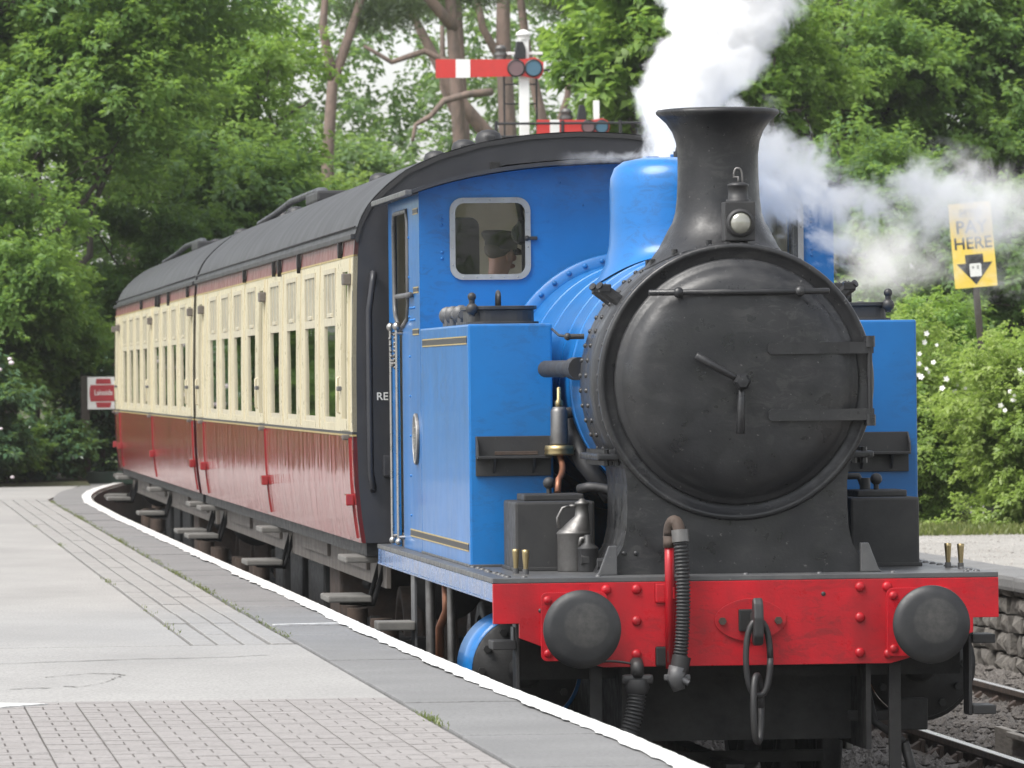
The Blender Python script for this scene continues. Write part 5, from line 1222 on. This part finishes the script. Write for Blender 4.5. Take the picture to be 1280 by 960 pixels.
tree('broadleaf_tree', 'bright tipped tree between the steam and the dark wood', (9.6,71,GZ), 7, .18, (9.4,70.5,6.2), (1.5,1.2,1.9), 'light', 18, 380, 42, .125, .5, 'trees beyond the far platform', 17)
# Scots pines
def pine(label, segs, r0, seed, branches, needles):
    b0 = segs[0]; root = thing('pine_tree', label, 'tree', b0, 0, 'red barked pines behind the signal'); q = lambda p: tuple(np.array(p)-np.array(b0))
    m = MB(); P = [q(p) for p in segs]; fine = []
    for a, b_ in zip(P, P[1:]):
        for k in range(4): fine.append(tuple(np.array(a)+(np.array(b_)-np.array(a))*k/4))
    fine.append(P[-1]); n_ = len(fine)
    m.tube(fine, [r0*.8*(1.05-.6*k/n_) for k in range(n_)], 12)
    for pts, r_ in branches:
        pp = [q(p) for p in pts]; f2 = []
        for a, b_ in zip(pp, pp[1:]):
            for k in range(3): f2.append(tuple(np.array(a)+(np.array(b_)-np.array(a))*k/3))
        f2.append(pp[-1]); m.tube(f2, [r_*(1-.6*k/len(f2)) for k in range(len(f2))], 8)
    m.build('trunk', 'pine_bark', root)
    r = np.random.RandomState(seed); C = np.array(needles, float); per = 1500; n = len(C)*per; 
    k = np.repeat(np.arange(len(C)), per); pos = C[k,:3] + r.normal(0,1,(n,3))*C[k,3:4]*np.array([.55,.45,.32])
    N = unit(n, r); D = unit(n, r)+np.array([0,0,.4]); leaf_mesh('crown', pos, N, D, r.uniform(.12,.22,n), LF['pine'], root, aspect=.14, fold=.02, loc=b0)
pine('slim pine with a red barked trunk curving right near its top', [(4.25,92,GZ),(4.28,92,4.5),(4.22,92,6.2),(4.32,92,7.6),(4.75,92,8.8),(5.3,92,10.6)], .17, 31, [([(4.33,92,7.7),(4.15,91.8,8.6),(4.25,91.9,9.8)],.10)], [(5.2,92,10.6,1.0),(4.2,92,10.0,.8),(5.6,93,9.0,.6)])
pine('stout pine with a long crooked dead branch on its trunk', [(6.66,92,GZ),(6.65,92,5.0),(6.62,92,6.6),(6.54,92,8.0),(6.45,92,9.6),(6.6,92,12)], .20, 32,
     [([(7.2,92,7.45),(6.75,91.7,7.40),(6.3,91.6,7.28),(6.05,91.5,7.0),(5.78,91.5,6.85),(5.72,91.5,6.55)],.075), ([(6.6,92,7.9),(6.0,92,8.2),(5.4,92,8.0),(4.9,92,8.3)],.07), ([(6.55,92,8.6),(5.9,91.6,9.3),(5.6,91.6,10.2)],.12)], [(5.9,92,9.6,.7),(6.6,92,11.4,1.1),(5.0,92.3,8.9,.55),(7.0,92.4,9.3,.5)])
pine('thick pine directly behind the signal post', [(8.0,96,GZ),(7.95,96,5.2),(7.86,96,7.0),(7.80,96,8.6),(7.85,96,11.5)], .27, 33, [([(7.9,96,6.3),(7.4,95.8,6.9),(6.8,95.6,7.6),(6.4,95.6,8.4),(6.0,95.6,9.2)],.17),([(7.85,96,8.0),(7.4,95.8,8.8),(7.2,95.8,10)],.10)], [(7.8,96,10.8,1.2),(6.2,95.7,9.4,.6),(8.8,96,9.4,.5)])
pine('pine with a trunk leaning left beside the signal', [(9.0,98,GZ),(8.9,98,6.0),(8.75,98,7.0),(8.45,98,8.4),(8.2,98,10.5)], .17, 34, [([(8.85,98,6.5),(9.2,98,7.6),(9.3,98,9)],.08)], [(8.2,98,10.4,1.0),(9.3,98,9.4,.6)])
pine('paired pine trunk standing just left of the thick pine', [(7.35,99,GZ),(7.32,99,6.5),(7.25,99,8.2),(7.15,99,11)], .19, 35, [([(7.3,99,7.0),(6.9,98.8,7.8),(6.9,98.8,9.0)],.09)], [(7.1,99,10.4,1.0),(6.7,99,9.6,.6)])
# understorey and far wood
tree('shrub', 'pale green understorey bush between the pine trunks', (5.6,100,GZ), 4.5, .1, (5.7,100,4.9), (2.4,1.2,2.0), 'far', 28, 640, 42, .15, .6, 'understorey below the pines', 41, cat='shrub', shell=.35)
tree('shrub', 'pale green understorey bush spreading behind the signal gantry', (9.6,104,GZ), 5, .1, (9.8,104,5.0), (3.4,1.4,2.2), 'far', 30, 760, 42, .16, .6, 'understorey below the pines', 42, cat='shrub', shell=.35)
def wood(name, label, y, xs, zs, gaps, leaf, n, seed, size):
    r = np.random.RandomState(seed); P = np.stack([r.uniform(*xs,n), r.normal(y,1.6,n), r.uniform(*zs,n)],1)
    keep = np.array([r.rand() < gaps(p) for p in P]); P = P[keep]; u = unit(len(P), r); u[:,1] = -np.abs(u[:,1])
    pos, N, D, sz = sprays_to_leaves(r, P, u, 38, .8 if size < .3 else 2.6, size)
    o = leaf_mesh(name, pos, N, D, sz, LF[leaf]); tag(o, label, 'wood', kind='stuff')
def gapf(p):
    v = math.sin(p[0]*1.7+1)*math.sin(p[2]*1.9+p[0]*.6); 
    if 2.0 < p[0] < 12 and p[2] > 7.4: return .85 + .15*v
    return .55 + .45*v
wood('far_wood', 'pale green far wood closing the view behind all the trees', 118, (-4,26), (0,11.5), gapf, 'far', 4200, 51, .19)
wood('far_wood', 'darker wood standing behind the trees of the far platform', 84, (8.5,22), (0,10), lambda p: .9, 'mid', 2100, 52, .15)
wood('far_wood', 'dark wood standing behind the platform trees', 90, (-9,2.0), (0,10), lambda p: .8 if p[2] < 7 else .6, 'dark', 1500, 53, .15)
# unseen trees added behind the camera to darken reflections and front fill
wood('far_wood', 'unseen wood added behind the camera to darken reflections', -78, (-45,45), (0,15), lambda p: .9, 'mid', 900, 54, .55)
# rose hedge on the far platform
for i, (x, y, h, rx, lf, lab_) in enumerate(((7.05,40.5,1.30,.85,'lime','lime green dog rose bush with white flowers by the tank'), (7.95,38.6,1.25,.95,'lime','lime green dog rose bush in flower below the yellow sign'), (8.9,39.5,1.35,1.0,'light','leafy green bush at the end of the rose hedge'), (7.7,42.8,1.55,1.1,'light','taller green shoots growing behind the rose hedge'), (10.1,40.2,1.3,1.05,'light','rounded green bush continuing the rose hedge past the sign'), (11.4,41.0,1.4,1.1,'mid','darker bush closing the far end of the rose hedge'))):
    t = tree('rose_bush', lab_, (x,y,FZ-.03), 1.4, .03, (x,y,FZ+h*.70), (rx*1.05,.75,1.45), lf, 44, 1100, 40, .062, .30, 'rose hedge on the far platform', 60+i, cat='bush', shell=.25, limbs=14)
    r = np.random.RandomState(80+i)
    if i < 3:
        fm = None
        for k in range(30 if i < 2 else 12):
            if fm is None:
                m = MB()
                for q in range(5):
                    a = 2*PI*q/5; c, s_ = math.cos(a), math.sin(a)
                    m._q([m.b.verts.new(p) for p in ((0,-.006,0),(c*.02-s_*.016,-.014,s_*.02+c*.016),(c*.04,-.006,s_*.04),(c*.02+s_*.016,-.014,s_*.02-c*.016))])
                fm = m.build('flower', 'petal', t); o = fm
            else: o = share(fm, 'flower', t, (0,0,0))
            cl = r.randint(0,4); o.location = ((-.35+.25*cl)*rx + r.normal(0,.10), -.62 + r.uniform(-.12,.1), h + (.15,.42,.62,.2)[cl] + r.normal(0,.09)); o.rotation_euler = (r.uniform(-.6,.6), 0, r.uniform(-.6,.6)); sc = r.uniform(.45,.95); o.scale = (sc,sc,sc)
# rhododendron and laurel flowers (pale heads)
for nm, lo, hi, cnt in (('rhododendron', (-3.3,58.15,1.0), (-2.25,58.35,2.9), 22),):
    tr_ = [o for o in COL.objects if o.get('label','').startswith('glossy dark rhododendron')][0]; r = np.random.RandomState(5); fm = None
    for k in range(cnt):
        if fm is None: fm = MB().ball((0,0,0),.045,8,(1,.8,.7)).build('flower', 'petal_pink', tr_); o = fm
        else: o = share(fm, 'flower', tr_, (0,0,0))
        p = np.array([r.uniform(lo[i], hi[i]) for i in range(3)]) - np.array(tr_.location); o.location = tuple(p); o.scale = (r.uniform(.5,1.1),)*3
# fence behind the rose hedge
fc = thing('timber_fence', 'grey timber fence glimpsed through the rose hedge', 'fence', (7.2,43.9,FZ-.03))
for k in range(16): MB().box(.14*k,.14*k+.125,0,.02,0,1.45+rnd.uniform(-.01,.01),bev=.004).build('fence_board', 'fence', fc)
for z in (.35,1.15): MB().box(-.05,2.3,.022,.07,z,z+.09,bev=.004).build('fence_rail', 'fence', fc)
# grass and ground cover at the hedge foot
gp = lambda r: (r.uniform(5.9,10.5), r.uniform(36.8,43.0)+0, FZ-.04)
weeds('ground_cover', 9000, lambda r: (lambda y: (6.2+(y-36)*.12+abs(r.normal(0,1.1)), y, FZ-.04))(r.uniform(36.0,43.5)), .10, 'low green weeds spilling onto the gravel below the rose hedge', 21)
for k, (x, y, lf) in enumerate(((-3.0,59.3,'dark'),(-2.35,59.7,'mid'),(-1.75,60.3,'rhod'))):
    tree('shrub', ('low dark ground hugging shrub at the corner of the platform end','low mid green shrub between the rhododendron and the sign posts','low glossy shrub beside the red emblem board posts')[k], (x,y,PH), .7, .03, (x,y+.1,PH+.42), (.62,.5,.55), lf, 18, 300, 36, .085, .22, None, 90+k, cat='shrub', shell=.25)
# planted bank behind the platform end
bk = MB(); bk.prism([(58.6,PH-.05),(58.8,PH+.01),(62,PH+.10),(75,.4),(75,-.5),(58.6,-.5)], 'yz', -16, -1.25); tag(bk.build('planted_bank', 'earth'), kind='structure')

# ------------------------------------------------------------------ steam
def steam(name, label, p0, p1, r0, r1, dens, scale, cut=.42, amp=1.5, fade=.35, seed=0.0, cat='steam'):
    p0, p1 = Vector(p0), Vector(p1); ax = p1-p0; Ln = ax.length
    m = MB(); m.lathe([(0,-.02),(r0*1.15,-.02)] + [((r0+(r1-r0)*k/8)*1.15, Ln*k/8) for k in range(9)] + [(0,Ln)], (0,0,0), (0,0,1), 28)
    mt = bpy.data.materials.new(name); mt.use_nodes = True; t = mt.node_tree; t.nodes.clear()
    out = t.nodes.new('ShaderNodeOutputMaterial'); vs = t.nodes.new('ShaderNodeVolumeScatter'); vs.inputs['Color'].default_value = (.998,.998,.998,1); vs.inputs['Anisotropy'].default_value = .0
    L(t, vs.outputs[0], out.inputs['Volume'])
    tc = t.nodes.new('ShaderNodeTexCoord'); sp = t.nodes.new('ShaderNodeSeparateXYZ'); L(t, tc.outputs['Object'], sp.inputs[0])
    def mth(op, a, b=None, clamp=False):
        n = t.nodes.new('ShaderNodeMath'); n.operation = op; n.use_clamp = clamp
        for v, i in ((a,0),(b,1)):
            if v is None: continue
            if isinstance(v, (int,float)): n.inputs[i].default_value = v
            else: L(t, v, n.inputs[i])
        return n.outputs[0]
    rr_ = mth('SQRT', mth('ADD', mth('MULTIPLY', sp.outputs[0], sp.outputs[0]), mth('MULTIPLY', sp.outputs[1], sp.outputs[1])))
    Rz = mth('ADD', mth('MULTIPLY', sp.outputs[2], (r1-r0)/Ln), r0)
    fall = mth('SUBTRACT', 1.0, mth('DIVIDE', rr_, Rz))
    mp = t.nodes.new('ShaderNodeMapping'); mp.inputs['Location'].default_value = (seed, seed*1.7, seed*.6); L(t, tc.outputs['Object'], mp.inputs[0])
    nz = noise(t, mp.outputs[0], scale, 8, .68, .5); nb_ = noise(t, mp.outputs[0], scale*.38, 2, .5)
    v = mth('ADD', mth('SUBTRACT', fall, cut), mth('MULTIPLY', mth('SUBTRACT', mth('ADD', mth('MULTIPLY', nz, .6), mth('MULTIPLY', nb_, .4)), .5), amp*2))
    endf = mth('SUBTRACT', 1.0, mth('MULTIPLY', mth('SUBTRACT', mth('DIVIDE', sp.outputs[2], Ln), 1-fade, True), 1/max(fade,.01)), True)
    edge_ = mth('MULTIPLY', fall, 5.0, True)
    d = mth('MULTIPLY', mth('MULTIPLY', mth('MULTIPLY', mth('MULTIPLY', v, 2.2, True), endf), edge_), dens)
    L(t, d, vs.inputs['Density'])
    try: mt.cycles.homogeneous_volume = False; mt.cycles.volume_step_rate = .5
    except Exception: pass
    me = bpy.data.meshes.new(name); m.b.to_mesh(me); m.b.free(); me.materials.append(mt)
    o = bpy.data.objects.new(name, me); COL.objects.link(o); o.location = p0; o.rotation_euler = ax.to_track_quat('Z','Y').to_euler()
    return tag(o, label, cat, kind='stuff')
steam('steam_plume', 'dense white steam column rising from behind the blue dome', (-.03,3.45,3.36), (.76,4.1,5.4), .185, .92, 24, 4.4, .36, 1.6, .12, 1.0)
steam('steam_plume', 'white steam drifting right from behind the black chimney', (.30,4.0,3.46), (2.3,5.0,3.04), .47, .47, 22, 3.4, .53, 2.45, .85, 4.0)
steam('steam_plume', 'thin steam veil drifting in front of the yellow sign', (2.35,13.4,2.90), (5.2,14.6,3.9), .60, .80, 2.6, 2.6, .68, 2.7, .25, 8.0)
steam('steam_wisp', 'small wisp of steam leaking left of the blue dome', (-.12,3.3,3.49), (-.60,3.25,3.47), .07, .06, 9, 11.0, .45, 1.6, .8, 3.0)

# ------------------------------------------------------------------ very thin summer haze in the air
hm = bpy.data.materials.new('haze'); hz = MB().box(-60,70,-100,140,-1.6,19).build('haze', hm)
hm.use_nodes = True; ht = hm.node_tree; ht.nodes.clear()
ho = ht.nodes.new('ShaderNodeOutputMaterial'); hv = ht.nodes.new('ShaderNodeVolumePrincipled')
hv.inputs['Color'].default_value = (.93,.96,.97,1); hv.inputs['Density'].default_value = .00017; hv.inputs['Anisotropy'].default_value = .2
ht.links.new(hv.outputs[0], ho.inputs['Volume']); hz['kind'] = 'stuff'; hz['label'] = 'thin pale summer haze hanging in the air'; hz['category'] = 'haze'
